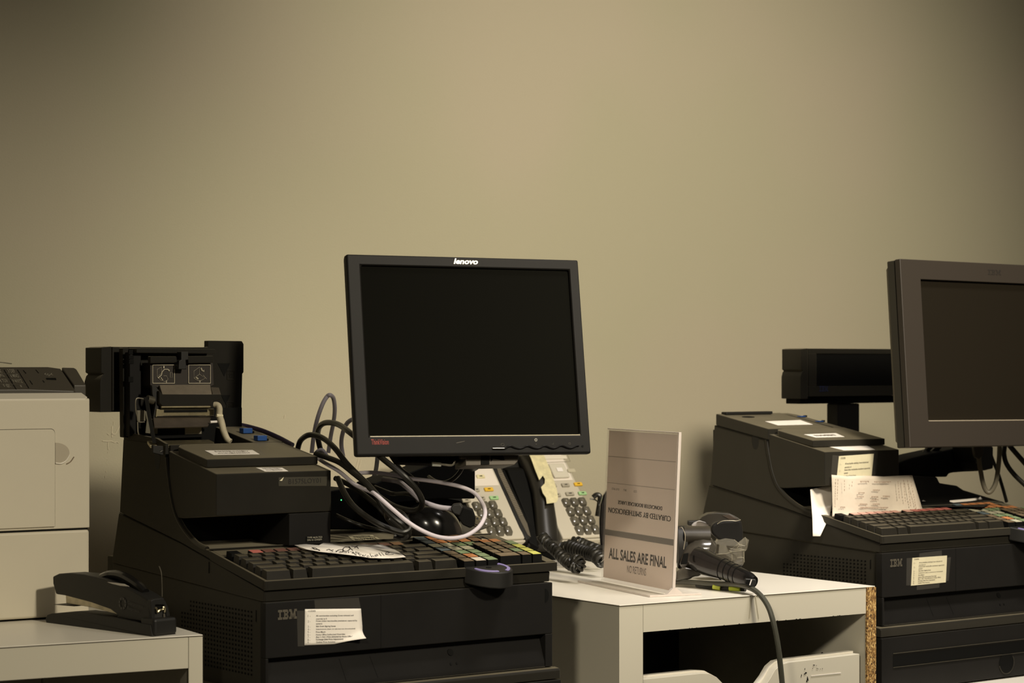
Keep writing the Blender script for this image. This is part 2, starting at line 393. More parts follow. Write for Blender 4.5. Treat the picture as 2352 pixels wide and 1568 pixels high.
# ------------------------------------------------------------------ beige laser printer
def printer():
    X0 = (206-CX)/f*2.985
    G = Frame(X0, 2.985, 33)
    c0 = .3312
    t = thing('laser_printer', 'beige office printer with dark control panel on the side table', 'printer', G, (-.2,.2,c0))
    p = lambda px, py: G.B(px, py, 0)
    dseam = G.B(206,1213,0)[2]; dtop = G.B(206,917,0)[2]; dr = G.B(206,985,0)[2]
    side = lambda z: z
    part('lower_tray', MB().box(-.42, 0, 0, .36, dseam+.0012, c0-.002), M['beige'], t, .004, seg=3)
    part('gap_shadow', MB().box(-.415, -.002, .002, .35, dseam-.001, dseam+.0014), M['ink'], t)
    body = part('body', MB().prism_a([(0, dseam-.001), (0, dtop), (.002, dtop-.0015), (.33, dtop-.002), (.36, dtop), (.36, dseam-.001)], -.42, 0), M['beige'], t, .006, seg=3)
    part('foot', MB().box(-.41,-.03,.01,.03,c0-.002,c0).box(-.41,-.03,.3,.33,c0-.002,c0), M['ink'], t)
    # front door, drawn slightly proud
    a1, _, d1 = p(125, 985); d2 = p(125,1209)[2]
    r = .006
    arc = [(a1-r+r*math.sin(k*math.pi/10), d1+r-r*math.cos(k*math.pi/10)) for k in range(6)]
    part('door_gap', MB().prism_b([(-.40, d1-.0006)]+[(a+.0006*1.2, d-.0006) for a, d in arc]+[(a1+.0008, d2)]+[(-.40, d2)], -.0003, .001), M['ink'], t)
    part('front_door', MB().prism_b([(-.40, d1)]+arc+[(a1, d2), (-.40, d2)], -.0026, .0004), M['beige'], t, .0008)
    # finger recess
    a0, _, dc = p(127,1040); cx = a0; 
    mb = MB(); pts = [(cx, dc-.0135)]+[(cx+.0195*math.cos(th), dc-.0135*math.sin(th)) for th in [math.pi/2*.85-k*math.pi*.85/10 for k in range(11)]]+[(cx, dc+.0135)]
    mb.prism_b(pts, -.0006, .0005)
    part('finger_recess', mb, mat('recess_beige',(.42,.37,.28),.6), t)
    mb = MB(); mb.tube([(cx, -.0006, dc+.0132), (cx+.008, -.0006, dc+.0138), (cx+.0148, -.0006, dc+.010), (cx+.0195,-.0006,dc+.003)], .0011)
    part('recess_lip', mb, M['beigelight'], t)
    part('crease_mark', MB().tube([G.B(153,1065,-.0008), G.B(162,1060,-.0008), G.B(170,1049,-.0008)], .0007, n=6), mat('crease',(.22,.17,.11),.7), t)
    # top lip in lighter plastic and the sloping dark console
    sl = .62
    def q(px, py, dd=0): return G.P(px, py, dtop+.0065-dd, sl)
    top = [(-.42, .0005, dtop-.0012), (-.006, .0005, dtop-.0012), (-.0005, .007, dtop-.0035), (-.0015, .024, dtop-.0088), (-.42, .024, dtop-.0088)]
    part('top_lip', MB().prism_d(top, .0066), M['beigelight'], t, .001, seg=3)
    pan = [q(-260,897), q(60,894), q(170,898-.5), q(173,896), q(168,889), q(139,846), q(110,842), q(-260,843)]
    pn = part('control_panel', MB().prism_d(pan, .012), M['panel'], t, .001)
    blk = [q(170,884), q(198,884), q(176,847), q(170,843.5), q(141,843)]
    part('corner_cap', MB().prism_d(blk, .02), M['panel'], t, .0015)
    part('console_base', MB().prism_a([(.021, dtop-.001), (.026, dtop-.004), (.082, dtop-.038), (.30, dtop-.038), (.33, dtop-.001)], -.41, -.006), M['panel'], t)
    Zp = lambda x, y: q(x/10.69, 820+y/10.69, .0004)
    mb = MB()
    def strip(p0, p1, w):
        a, b = Vector(p0), Vector(p1); t_ = (b-a).normalized(); n = Vector((-t_.y, t_.x, 0)).normalized()*w
        mb.thick([a+n, b+n, b-n, a-n], (0,0,-.0002))
    for x, y0, x2, y2 in [(100,310,400,790),(430,310,710,760),(570,320,640,400),(880,310,950,390),(730,570,800,670),(1050,570,1090,620)]: strip(Zp(x,y0), Zp(x2,y2), .0005)
    part('panel_groove', mb, M['ink'], pn)
    mb = MB()
    for y, x0, x1 in [(412,0,480),(540,0,560),(665,0,640)]: strip(Zp(x0,y), Zp(x1,y-2), .0003)
    part('panel_line', mb, mat('panel_line',(.13,.115,.085),.6), pn)
    xd = (1,0,0); yd = Vector((0, 1, -sl)).normalized()
    mb = MB()
    for s_, x, y, w in [('3 DEF',215,385,170),('6 MNO',280,505,200),('9 WXYZ',335,635,230),('0 @!,',105,750,180),('#',510,745,40),('2 ABC',-70,385,130),('5 JKL',-60,500,190),('8 TUV',20,625,190)]:
        p0, p1 = Zp(x,y), Zp(x+w,y); w_ = (Vector(p1)-Vector(p0)).length
        mb.text(s_, (p0[0],p0[1],p0[2]-.0003), xd, yd, w_, .0085 if len(s_)>1 else .006, bold=.01)
    for s_, x, y, w in [('<o-<',1120,470,200)]:
        p0, p1 = Zp(x,y), Zp(x+w,y); mb.text(s_, (p0[0],p0[1],p0[2]-.0003), xd, yd, (Vector(p1)-Vector(p0)).length, .008)
    part('keypad_print', mb, M['glow'], pn)
    part('usb_port', MB().thick([Zp(1130,515),Zp(1370,515),Zp(1385,560),Zp(1150,550)], (0,0,-.0004)), M['ink'], pn)
    # paper stack / raised cover behind
    part('rear_cover', MB().tube([G.B(-5,831,.25), G.B(12,833,.25), G.B(27,835,.25)], .0008, n=6), M['metal'], t)
printer()

# ------------------------------------------------------------------ stapler
def stapler():
    Y = .332*f/592; G = Frame((112-CX)/f*Y, Y, -43.4)
    t = thing('stapler', 'black full-strip stapler open on the white side table', 'stapler', G, (.1,.018,.332))
    Zs = lambda x, y, b=0: G.B(x/3.36, 1200+y/3.36, b)
    pr = lambda pts, b: [(Zs(x,y,b)[0], Zs(x,y,b)[2]) for x, y in pts]
    part('base', MB().prism_b(pr([(358,772),(352,740),(365,712),(400,700),(560,690),(900,735),(1160,790),(1175,880)],0)+[(.2165,.3318),(.004,.3318)], 0, .036), M['dark'], t, .004, seg=3)
    part('base_toe', MB().box(.190, .2185, .001, .037, .3105, .3316), M['dark'], t, .004, seg=3)
    part('base_pad', MB().thick([(.006,.004,.3085),(.05,.004,.3075),(.05,.03,.3075),(.006,.03,.3085)],(0,0,-.0006)), mat('dusty_rubber',(.05,.045,.032),.6), t)
    arm = [(430,552),(407,470),(405,415),(450,393),(540,388),(640,398),(800,432),(960,492),(1080,555),(1140,595),(1150,640)]
    low = [(1168,775),(900,738),(905,712),(850,668),(700,615),(500,562)]
    part('arm', MB().prism_b(pr(arm+low, .005), .005, .031), M['dark'], t, .005, seg=3)
    part('handle_cap', MB().tube([Zs(790,425,.018),Zs(860,402,.018),Zs(950,415,.018),Zs(1060,480,.018),Zs(1120,540,.018)], .006), M['gloss'], t)
    part('magazine', MB().prism_b(pr([(497,560),(500,622),(700,655),(910,712),(860,660),(700,605)],.008), .010, .026), M['metal'], t, .0005)
    part('torn_sticker', MB().thick([Zs(830,458,.0045),Zs(900,465,.0045),Zs(960,473,.0045),Zs(1000,492,.0045),Zs(930,486,.0045),Zs(870,472,.0045)],(0,-.0005,0)), M['paper'], t)
    x0, x1 = Zs(915,620,.0044), Zs(975,620,.0044)
    mb = MB(); r = (x1[0]-x0[0])/2; c = (x0[0]+r, .0044, x0[2])
    for k in range(8):
        a0, a1 = k*math.pi/4, k*math.pi/4+.6
        mb.thick([(c[0]+rr*math.cos(a), .0044, c[2]+rr*math.sin(a)) for rr, a in ((r,a0),(r,a1),(r*.62,a1),(r*.62,a0))], (0,-.0003,0))
    p0, p1 = Zs(985,635,.0044), Zs(1105,650,.0044); w = p1[0]-p0[0]
    mb.text('Corporate', (p0[0],.0041,p0[2]-.0006), (1,0,.11), (0,0,-1), w, .0052)
    mb.text('Express', (p0[0],.0041,p0[2]+.0062), (1,0,.11), (0,0,-1), w*.75, .0052)
    part('maker_mark', mb, mat('grey_print',(.07,.065,.06),.5), t)
    # mechanism at the nose
    a = .2; yb = .018
    ae = Zs(1152,640,.005)[0]
    E_ = lambda pts: [G.A(x/3.36, 1200+y/3.36, ae) for x, y in pts]
    def endplate(pts, t0, t1):
        q = [(b, d) for _, b, d in E_(pts)]
        return MB().prism_a(q, ae+t0, ae+t1)
    part('nose_cap', endplate([(1150,600),(1170,588),(1235,580),(1262,600),(1285,650),(1300,720),(1270,725),(1262,660),(1250,632),(1185,632),(1178,770),(1158,775)], -.004, .004), M['dark'], t, .001)
    part('mouth', endplate([(1172,630),(1258,628),(1262,765),(1180,775)], -.003, .0012), M['ink'], t)
    W = lambda x, y, o=.0045: (lambda p: (p[0]+o, p[1], p[2]))(G.A(x/3.36, 1200+y/3.36, ae))
    part('staple_clip', MB().tube([W(1178,655),W(1190,660),W(1196,688),W(1215,672),W(1238,668),W(1244,650),W(1256,655),W(1252,690)], .0013, n=6), M['brass'], t)
    part('pivot_pin', MB().tube([W(1248,700),W(1250,765)], .0011, n=6), M['metal'], t)
    part('wire_whisker', MB().tube([G.B(1252/3.36,1200+570/3.36,.034),G.B(1247/3.36,1200+400/3.36,.034),G.B(1228/3.36,1200+335/3.36,.034)], .0004, n=5), M['metal'], t)
stapler()
# ------------------------------------------------------------------ till components
W_ = .4475
LOGO = {'I': [[(0,8)],[(0,8)],[(2.5,5.5)],[(2.5,5.5)],[(2.5,5.5)],[(2.5,5.5)],[(0,8)],[(0,8)]],
        'B': [[(0,9.5)],[(0,10.5)],[(2.5,5),(8,11)],[(2.5,9.7)],[(2.5,9.7)],[(2.5,5),(8,11)],[(0,10.5)],[(0,9.5)]],
        'M': [[(0,5),(10,15)],[(0,5.6),(9.4,15)],[(2.5,6.2),(8.8,12.5)],[(2.5,6.9),(8.1,12.5)],[(2.5,5.2),(5.6,9.4),(9.8,12.5)],[(2.5,5.2),(6.2,8.8),(9.8,12.5)],[(0,5.2),(6.8,8.2),(9.8,15)],[(0,5.2),(7.2,7.8),(9.8,15)]]}
def striped(mb, a0, d0, w, h, b, x=(1,0,0), y=(0,0,1)):
    tot = 8+1.2+11+1.2+15; sx = w/tot; sy = h/8; off = 0; O = Vector((a0,b,d0)); x = Vector(x); y = Vector(y)
    for ch in 'IBM':
        for r, segs in enumerate(LOGO[ch]):
            for s0, s1 in segs:
                P = lambda u, v: O+x*((off+u)*sx)+y*(v*sy)
                mb.add([P(s0,r+.18),P(s1,r+.18),P(s1,r+.82),P(s0,r+.82)], [(0,1,2,3)])
        off += {'I':9.2,'B':12.2,'M':15}[ch]
    return mb
def cash_drawer(fr, side):
    lab = {'L': 'black cash drawer under the till beside the white table', 'R': 'black cash drawer with round lock under the right-hand till'}[side]
    t = thing('cash_drawer', lab, 'cash drawer', fr, (.22,.2,.512))
    part('casing', MB().box(-.008, .4526, .004, .43, .4088, .5105), M['black'], t, .0015)
    lip = part('front_lip', MB().prism_a([(.004,.4088),(-.006,.4100),(-.008,.4130),(-.008,.4236),(.004,.4236)], -.012, .4545), M['black'], t, .0008)
    face = part('drawer_front', MB().box(-.012, .4545, -.010, .0038, .4252, .509), M['blackfront'], t, .001)
    part('pull_groove', MB().box(.0133, .445, -.0104, -.009, .4543, .4714), M['ink'], face)
    part('groove_ridge', MB().box(.0133, .445, -.0112, -.0100, .4500, .4512).box(.0133, .445, -.0112, -.0100, .4718, .4728), M['black'], face)
    part('lock', MB().disc((.281,-.0108,.4859), (1,0,0), (0,0,1), .0175, (0,.001,0)), M['ink'], face)
    part('lock_ring', MB().tube([(.281+.0178*math.cos(u),-.0108,.4859+.0178*math.sin(u)) for u in [k*math.pi/12 for k in range(-2,12)]], .0007, n=6), M['black'], face)
def system_unit(fr, side):
    lab = {'L': 'charcoal till computer unit with curled codes note, nearest the camera', 'R': 'charcoal till computer unit at the right, beyond the chipboard cabinet edge'}[side]
    t = thing('till_computer', lab, 'computer', fr, (.22,.2,.4085))
    part('chassis', MB().prism_a([(.014,.2937),(.4212,.2741),(.4212,.4082),(.014,.4082)], .002, .4455), M['black'], t, .002, seg=3)
    part('rear_skirt', MB().box(.004, .44, .4214, .4426, .2655, .40), M['black'], t, .002)
    fb = MB()
    fb.box(0, W_, 0, .0138, .2942, .3633)                     # upper bezel
    fb.box(0, .0043, 0, .0138, .3634, .408).box(.4355, W_, 0, .0138, .3634, .408)
    part('bezel', fb, M['blackfront'], t, .0012)
    part('bay_panel', MB().prism_a([(.0139,.3636),(.0120,.3645),(.0125,.372),(.0015,.400),(.0015,.408),(.0139,.408)], .0046, .4352), M['blackfront'], t, .0006)
    part('bay_edge', MB().box(.0046,.4352,.0005,.0012,.4068,.4082), M['black'], t)
    yb = lambda d: .0125-(d-.372)/.028*.011-.0004
    mb = MB().box(.1700,.1704,-.0003,.001,.2946,.3633)
    for (a0,d0),(a1,d1) in (((.1143,.373),(.1183,.40)),((.1603,.373),(.1662,.40))):
        mb.thick([(a0,yb(d0),d0),(a0+.0007,yb(d0),d0),(a1+.0007,yb(d1),d1),(a1,yb(d1),d1)], (0,.0008,0))
    part('panel_seam', mb, M['ink'], t)
    part('thumb_notch', MB().prism_b([(.4345,.302)]+[(.4345-.0 + .0065*math.sin(u), .3115-.0095*math.cos(u)) for u in [k*math.pi/8 for k in range(9)]]+[(.4345,.321)], -.0004, .001), M['ink'], t)
    part('key_lock', MB().disc((.2855, yb(.3765)-.0012, .3775), (1,0,0), (0,-.39,.92), .0045, (0,.001,0)), M['ink'], t)
    for a in (.2825,.2920): part('indicator', MB().disc((a, yb(.3920)-.0006, .3920), (1,0,0), (0,-.39,.92), .0016, (0,.001,0), n=12), M['ink'], t)
    # vent grille on the left flank: rows of small holes
    mb = MB()
    for r in range(15):
        for k in range(24):
            b0 = .036+k*.0079; d0 = .3075+r*.0056
            if r < 3 and k > 20: continue
            mb.add([(.0016,b0,d0),(.0016,b0+.0036,d0),(.0016,b0+.0036,d0+.0025),(.0016,b0,d0+.0025)], [(0,1,2,3)])
    part('vent_grille', mb, M['ink'], t)
    part('side_slot', MB().box(.0015,.002,.0255,.027,.3055,.320), M['ink'], t)
    part('maker_mark', striped(MB(), .0174, .3040, .0272, .0124, -.0006), M['logo'], t)
def shell(fr, side):
    lab = {'L': 'charcoal printer and keyboard housing of the left till, curved side wall', 'R': 'charcoal printer and keyboard housing of the right till, curved side wall'}[side]
    t = thing('till_housing', lab, 'till housing', fr, (.2,.2,.2935))
    part('riser', MB().prism_a([(.0045,.2800),(.006,.2932),(.4205,.2735),(.4195,.2675),(.400,.2045),(.22,.2345)], .0005, .1755)
         , M['black'], t, .001)
    part('riser', MB().prism_a([(.0045,.2800),(.006,.2932),(.4205,.2735),(.400,.2435),(.142,.2435)], .176, W_-.001), M['black'], t, .001)
    prof = [(.141,.2400),(.1552,.2374),(.18,.2325),(.2021,.2233),(.222,.2115),(.2381,.1967),(.2495,.175),(.2564,.1515),(.2605,.135),(.2625,.1228),(.2627,.1062)]
    lower = [(.3853,.1020),(.396,.2027),(.22,.2330),(.0,.2786),(.0,.2676)]
    wall = part('side_wall', MB().prism_a([(b+.0,d) for b,d in prof]+lower, 0, .005), M['black'], t, .0008)
    part('curved_rim', MB().tube([(.0025,b-.002,d) for b,d in prof[1:-1]], .0035, n=10), M['black'], wall)
    part('side_seam', MB().tube([(-.0001,.002,.2800),(-.0001,.22,.2338),(-.0001,.396,.2035)], .0005, n=5, smooth=False).tube([(-.0001,.1437,.2534),(-.0001,.1437,.268)], .0005, n=5, smooth=False), M['ink'], wall)
    part('finger_dent', MB().disc((-.0002,.2850,.124), (0,1,0), (0,0,1), .008, (.0008,0,0), r2=.016), M['dark'], wall)
    part('side_wall', MB().prism_a([(.256,.16),(.2627,.1062),(.3853,.1020),(.396,.2400),(.245,.2400)], .1700, .1748), M['black'], t, .0008)
    part('deck', MB().box(.1755, W_-.001, .142, .400, .2376, .2433).box(.005, .1755, .142, .40, .2376, .2433), M['black'], t, .0008)
    part('back_wall', MB().box(.005, .1698, .3875, .394, .11, .237), M['black'], t)
    part('deck_step', MB().box(.0, W_-.001, .1405, .1445, .2362, .2380), M['black'], t, .0008)
    part('deck_seam', MB().box(.176,.1766,.142,.40,.2372,.2380), M['ink'], t)
    if side == 'L':
        pass
    for k, (a0,b0,a1,b1) in enumerate([(.2300,.214,.2720,.224),(.2310,.152,.2320,.1)]): pass
def slope_d(b): return .2674-.2*b
NX = Vector((0,1,-.2)).normalized(); NZ = Vector((0,-.2,-1)).normalized()
def keyboard(fr, side):
    lab = {'L': 'dusty programmable till keyboard under the handwritten note', 'R': 'programmable till keyboard with pink function keys, behind the folded receipts'}[side]
    t = thing('till_keyboard', lab, 'keyboard', fr, (.22,.07,.28))
    W2 = .4555
    o = MB()
    pr = lambda a0, a1, b0, b1, h0, h1: MB_hex(o, a0, a1, b0, b1, h0, h1)
    def MB_hex(o, a0, a1, b0, b1, h0, h1):
        o.hexa([(a0,b0,slope_d(b0)-h0),(a1,b0,slope_d(b0)-h0),(a1,b1,slope_d(b1)-h0),(a0,b1,slope_d(b1)-h0),
                (a0,b0,slope_d(b0)-h1),(a1,b0,slope_d(b0)-h1),(a1,b1,slope_d(b1)-h1),(a0,b1,slope_d(b1)-h1)])
    fl = MB(); MB_hex(fl, .001, W2-.001, .001, .140, -.0075, -.0045)
    part('key_bed', fl, M['ink'], t)
    # tray rim
    o = MB()
    o.prism_a([(0,.2676),(.0042,.2667),(.0042,.279),(0,.2789)], -.0005, W2)
    part('front_rim', o, M['black'], t, .0006)
    o = MB(); MB_hex(o, -.0006, .0032, .0043, .1404, -.0115, .0002); part('side_rim', o, M['black'], t, .0006)
    o = MB(); MB_hex(o, .4402, W2, .0043, .1404, -.0115, .0002); part('side_rim', o, M['black'], t, .0006)
    o = MB(); MB_hex(o, .0033, .29, .1115, .1404, -.0044, .0002); part('rear_rim', o, M['black'], t, .0006)
    o = MB(); MB_hex(o, .2905, .4400, .1345, .1404, -.0044, .0002); part('rear_rim', o, M['black'], t, .0006)
    part('underside', MB().box(.003, W_-.002, .0048, .136, .2802, .2930), M['black'], t, .0006)
    def key(a, b0, w, dp, h, m, name='key', taper=True):
        i0 = .0016 if taper else .0004; i1 = .0026 if taper else .0004
        z = lambda b, hh: slope_d(b)-hh
        b1 = b0+dp; k = MB()
        B0 = [(a,b0),(a+w,b0),(a+w,b1),(a,b1)]; T0 = [(a+i0,b0+i1),(a+w-i0,b0+i1),(a+w-i0,b1-.0008),(a+i0,b1-.0008)]
        rim = [(x,y,z(y,-.004)) for x,y in B0]; top = [(x,y,z(y,h)) for x,y in T0]
        if taper:     # a dished cap: the middle of the top sits lower
            mid = [((T0[0][0]*.8+T0[1][0]*.2) if j in (0,3) else (T0[0][0]*.2+T0[1][0]*.8), T0[j][1]*.85+T0[(3-j)][1]*.15) for j in range(4)]
            md = [(x,y,z(y,h-.0008)) for x,y in mid]
            k.add(rim+top+md, [(3,2,1,0),(0,1,5,4),(1,2,6,5),(2,3,7,6),(3,0,4,7),(4,5,9,8),(5,6,10,9),(6,7,11,10),(7,4,8,11),(8,9,10,11)])
        else:
            k.add(rim+top, [(3,2,1,0),(0,1,5,4),(1,2,6,5),(2,3,7,6),(3,0,4,7),(4,5,6,7)])
        o = part(name, k, m, t, .0005 if taper else 0)
        return o
    def cap(a, b0, w, dp, h, c):
        o = key(a, b0, w, dp, h, M['ink'], 'label_key', False)
        z = lambda b: slope_d(b)-h-.0003
        q = MB().thick([(a+.001,b0+.001,z(b0+.001)),(a+w-.001,b0+.001,z(b0+.001)),(a+w-.001,b0+dp-.001,z(b0+dp-.001)),(a+.001,b0+dp-.001,z(b0+dp-.001))], (0,0,-.0005))
        c1 = part('key_label', q, KC[c], o)
        if c in 'ywgGWobnN' and c != 'n' or c in 'n':
            x0 = a+.003+random.random()*.003; y0 = b0+dp*.45
            mb = MB(); yy = y0
            mb.thick([(x0,yy,z(yy)-.0006),(x0+w*.4,yy,z(yy)-.0006),(x0+w*.4,yy+.0012,z(yy+.0012)-.0006),(x0,yy+.0012,z(yy+.0012)-.0006)], (0,0,-.0001))
            return c1
    u = .0195; g = .0028; hb = .010
    rows = [(.0045-.0012+.0, [1.85,1.2,8.2,.0,1.25,2.0]),(.0205,[2.25]+[1]*10+[2.75]),(.0383,[1.75]+[1]*11+[2.25]),(.0561,[1.5]+[1]*12+[1.5]),(.0739,[1]*13+[2])]
    kp = .0155
    # bottom row straight from measurements
    for a0, a1 in ((.0045,.0402),(.0428,.0645),(.0707,.2262),(.2325,.2555),(.2585,.2945)): key(a0, .0046, a1-a0, kp-.001, hb, M['key'])
    for b0, ws in rows[1:]:
        a = .0045
        for w in ws:
            key(a, b0, w*u-g, kp-.0002, hb, M['key']); a += w*u
    # row of labelled function keys
    key(.0060, .0955, .0155, .0145, .008, M['ink'], 'key', False)
    fc = 'pqqnqnpPpqqN' if side == 'L' else 'PPPPPPPppppp'
    if side == 'L': fc = 'pqqqnqppqqqN'
    for i in range(12):
        cap(.0360+i*.0187+(.011 if i > 5 else 0), .0945, .0172, .0135, .0075, fc[i])
    # block of relegendable keys
    Lb = ['nWg','nog','ngg','bww','wwgg','boooN','boNNN'] if side == 'L' else ['nwg','nog','ngg','bww','wwgg','boooo','boooo']
    for r, row in enumerate(Lb):
        for c, ch in enumerate(row):
            cap(.3045+c*.0195, .0052+r*.0178, .0175, .0160, .0068, ch)
    # numeric block
    a0 = .3700; pw = .0173
    cap(a0, .0135, .0342, .0158, .0082, 'n'); cap(a0+2*pw+.002, .0135, .0158, .0158, .0082, 'n'); cap(a0+3*pw+.0025, .0135, .0155, .0158, .0082, 'y' if side=='L' else 'n')
    for r, row in enumerate(['nngy','nnny','nnng']):
        for c, ch in enumerate(row): cap(a0+c*pw+(.001*c if c<3 else .0025), .0135+.0175*(r+1), .0158, .0158, .0082, ch)
    for c, ch in ((1,'o'),(2,'o')): cap(a0+.022+(c-1)*pw, .0835+.0012, .0158, .014, .0070, ch)
    # magnetic reader plate with chrome lock
    o = MB(); MB_hex(o, .402, .4395, .1005, .1343, -.0044, .0035); pl = part('reader_plate', o, M['black'], t, .0012)
    mb = MB(); MB_hex(mb, .407, .413, .112, .126, .0033, .0037); MB_hex(mb, .416, .422, .112, .126, .0033, .0037)
    part('slot', mb, M['ink'], pl)
    cc = Vector((.4085,.104,slope_d(.104)-.0036)); part('lock_barrel', MB().disc(cc, (1,0,0), NX, .0042, NZ*.0022, n=20), M['chrome'], pl)
    # rounded lock pod in the front edge
    z = lambda b, h=0: slope_d(b)-h
    pod = [(.3000,.0030)]+[(.3000+.002+.020*(1-math.cos(u))*.5, .003-.020*math.sin(u)*.9-.004*math.sin(u)) for u in (.3,.7)]
    pod = [(.302,.003),(.3075,-.008),(.315,-.0185),(.324,-.0265),(.336,-.0315),(.348,-.0315),(.358,-.0275),(.3655,-.0205),(.3700,-.011),(.3705,-.003),(.368,.0038),(.340,.0040)]
    P3 = [(a,b,z(b,.0012)) for a,b in pod]
    pp = part('lock_pod', MB().prism_d(P3, .022), M['dark'], t, .0022, seg=3)
    def arc(c, r, a0, a1, w, n=10):
        inner = []; outer = []
        for k in range(n+1):
            th = a0+(a1-a0)*k/n
            outer.append((c[0]+r[0]*math.cos(th), c[1]+r[1]*math.sin(th))); inner.append((c[0]+(r[0]-w)*math.cos(th), c[1]+(r[1]-w)*math.sin(th)))
        return [(a,b,z(b,.0022)) for a,b in outer+inner[::-1]]
    part('rubber_arc', MB().prism_d(arc((.3385,-.005),(.0285,.0235),R_(190),R_(268),.0042),.002), M['purple'], pp, .0005)
    part('rubber_arc', MB().prism_d(arc((.3440,-.006),(.0225,.0225),R_(-68),R_(38),.0046),.002), M['purple'], pp, .0005)
    part('keyhole', MB().disc((.335,-.008,z(-.008,.0016)), (1,0,0), NX, .0042, (0,0,.001), n=16, r2=.003), M['ink'], pp)
def recprinter(fr, side):
    lab = {'L': 'charcoal receipt printer of the left till, rear cover flipped up open', 'R': 'charcoal receipt printer of the right till, cover shut, notes taped on'}[side]
    t = thing('receipt_printer', lab, 'receipt printer', fr, (.09,.2,.2370))
    a0, a1 = .0058, .1695
    if side == 'L': a0 = .0058
    top = lambda b: .1398-.2*(b-.1256)
    A1 = .1745
    part('front_block', MB().prism_a([(.1256,.1398),(.1256,.1935),(.2147,.2012),(.245,.2012),(.252,.16),(.2545,.1140)], .0008, A1-.001), M['black'], t, .0012)
    part('right_leg', MB().box(.1095, A1-.0012, .1262, .244, .1950, .2366), M['blackfront'], t, .001)
    part('inner_wall', MB().box(.0058, .1094, .225, .240, .2015, .2366), M['ink'], t)
    lidtop = lambda b: .1222-.177*(b-.154)
    out = [(.003,.1545),(.1705,.1540),(.1705,.2500),(.030,.2500),(.012,.245),(.0045,.235),(.0035,.22)]
    part('front_lid', MB().prism_d([(a,b,lidtop(b)) for a,b in out], .0105), M['black'], t, .0012, seg=3)
    # rear right spine of the casing and its clips
    part('right_spine', MB().prism_a([(.2505,lidtop(.2505)),(.3575,lidtop(.3575)),(.383,.0835),(.383,.1015),(.2505,.125)], .128 if side=='L' else .150, .1698 if side=='R' else .1745), M['black'], t, .001)
    for px, py in ((565,995),(598,1012)):
        a, b, d = fr.P(px, py, lidtop(0), .177) if side == 'L' else (.159, .338 if px < 580 else .295, 0)
        if side == 'L':
            c = part('paper_button', MB().box(a-.0075, a+.0075, b-.006, b+.006, lidtop(b)-.0075, lidtop(b)), M['blue'], t, .0012)
        else:
            c = part('paper_button', MB().box(a-.0065, a+.0065, b-.005, b+.005, lidtop(b)-.002, lidtop(b)), M['blue'], t, .001)
        part('button_tab', MB().box(a+.0076, a+.0120, b-.002, b+.003, lidtop(b)-.003, lidtop(b)), M['ink'], c)
    # rim between the bay and the lid
    part('bay_rim', MB().box(.0052, .1275 if side=='L' else .149, .2580, .2640, .1062, .150), M['black'], t, .0012)
    if side == 'L': open_bay(t, fr)
    else:
        part('rear_cover', MB().prism_a([(.2530,.1056),(.3811,.0826),(.3811,.1015),(.372,.1035),(.2530,.1235)], -.001, .1495), M['black'], t, .0015, seg=3)
        part('cover_ridge', MB().box(.010, .118, .366, .3795, .0795, .0842), M['dark'], t, .001)
        part('cover_seam', MB().tube([(-.0003,.2535,.1245),(-.0003,.3811,.1025)], .0006, n=5, smooth=False), M['ink'], t)
        part('latch_scoop', MB().disc((.045,.35,.0878), (1,0,0), Vector((0,1,-.18)).normalized(), .014, (0,.0,.0015), r2=.006), M['ink'], t)
    return t
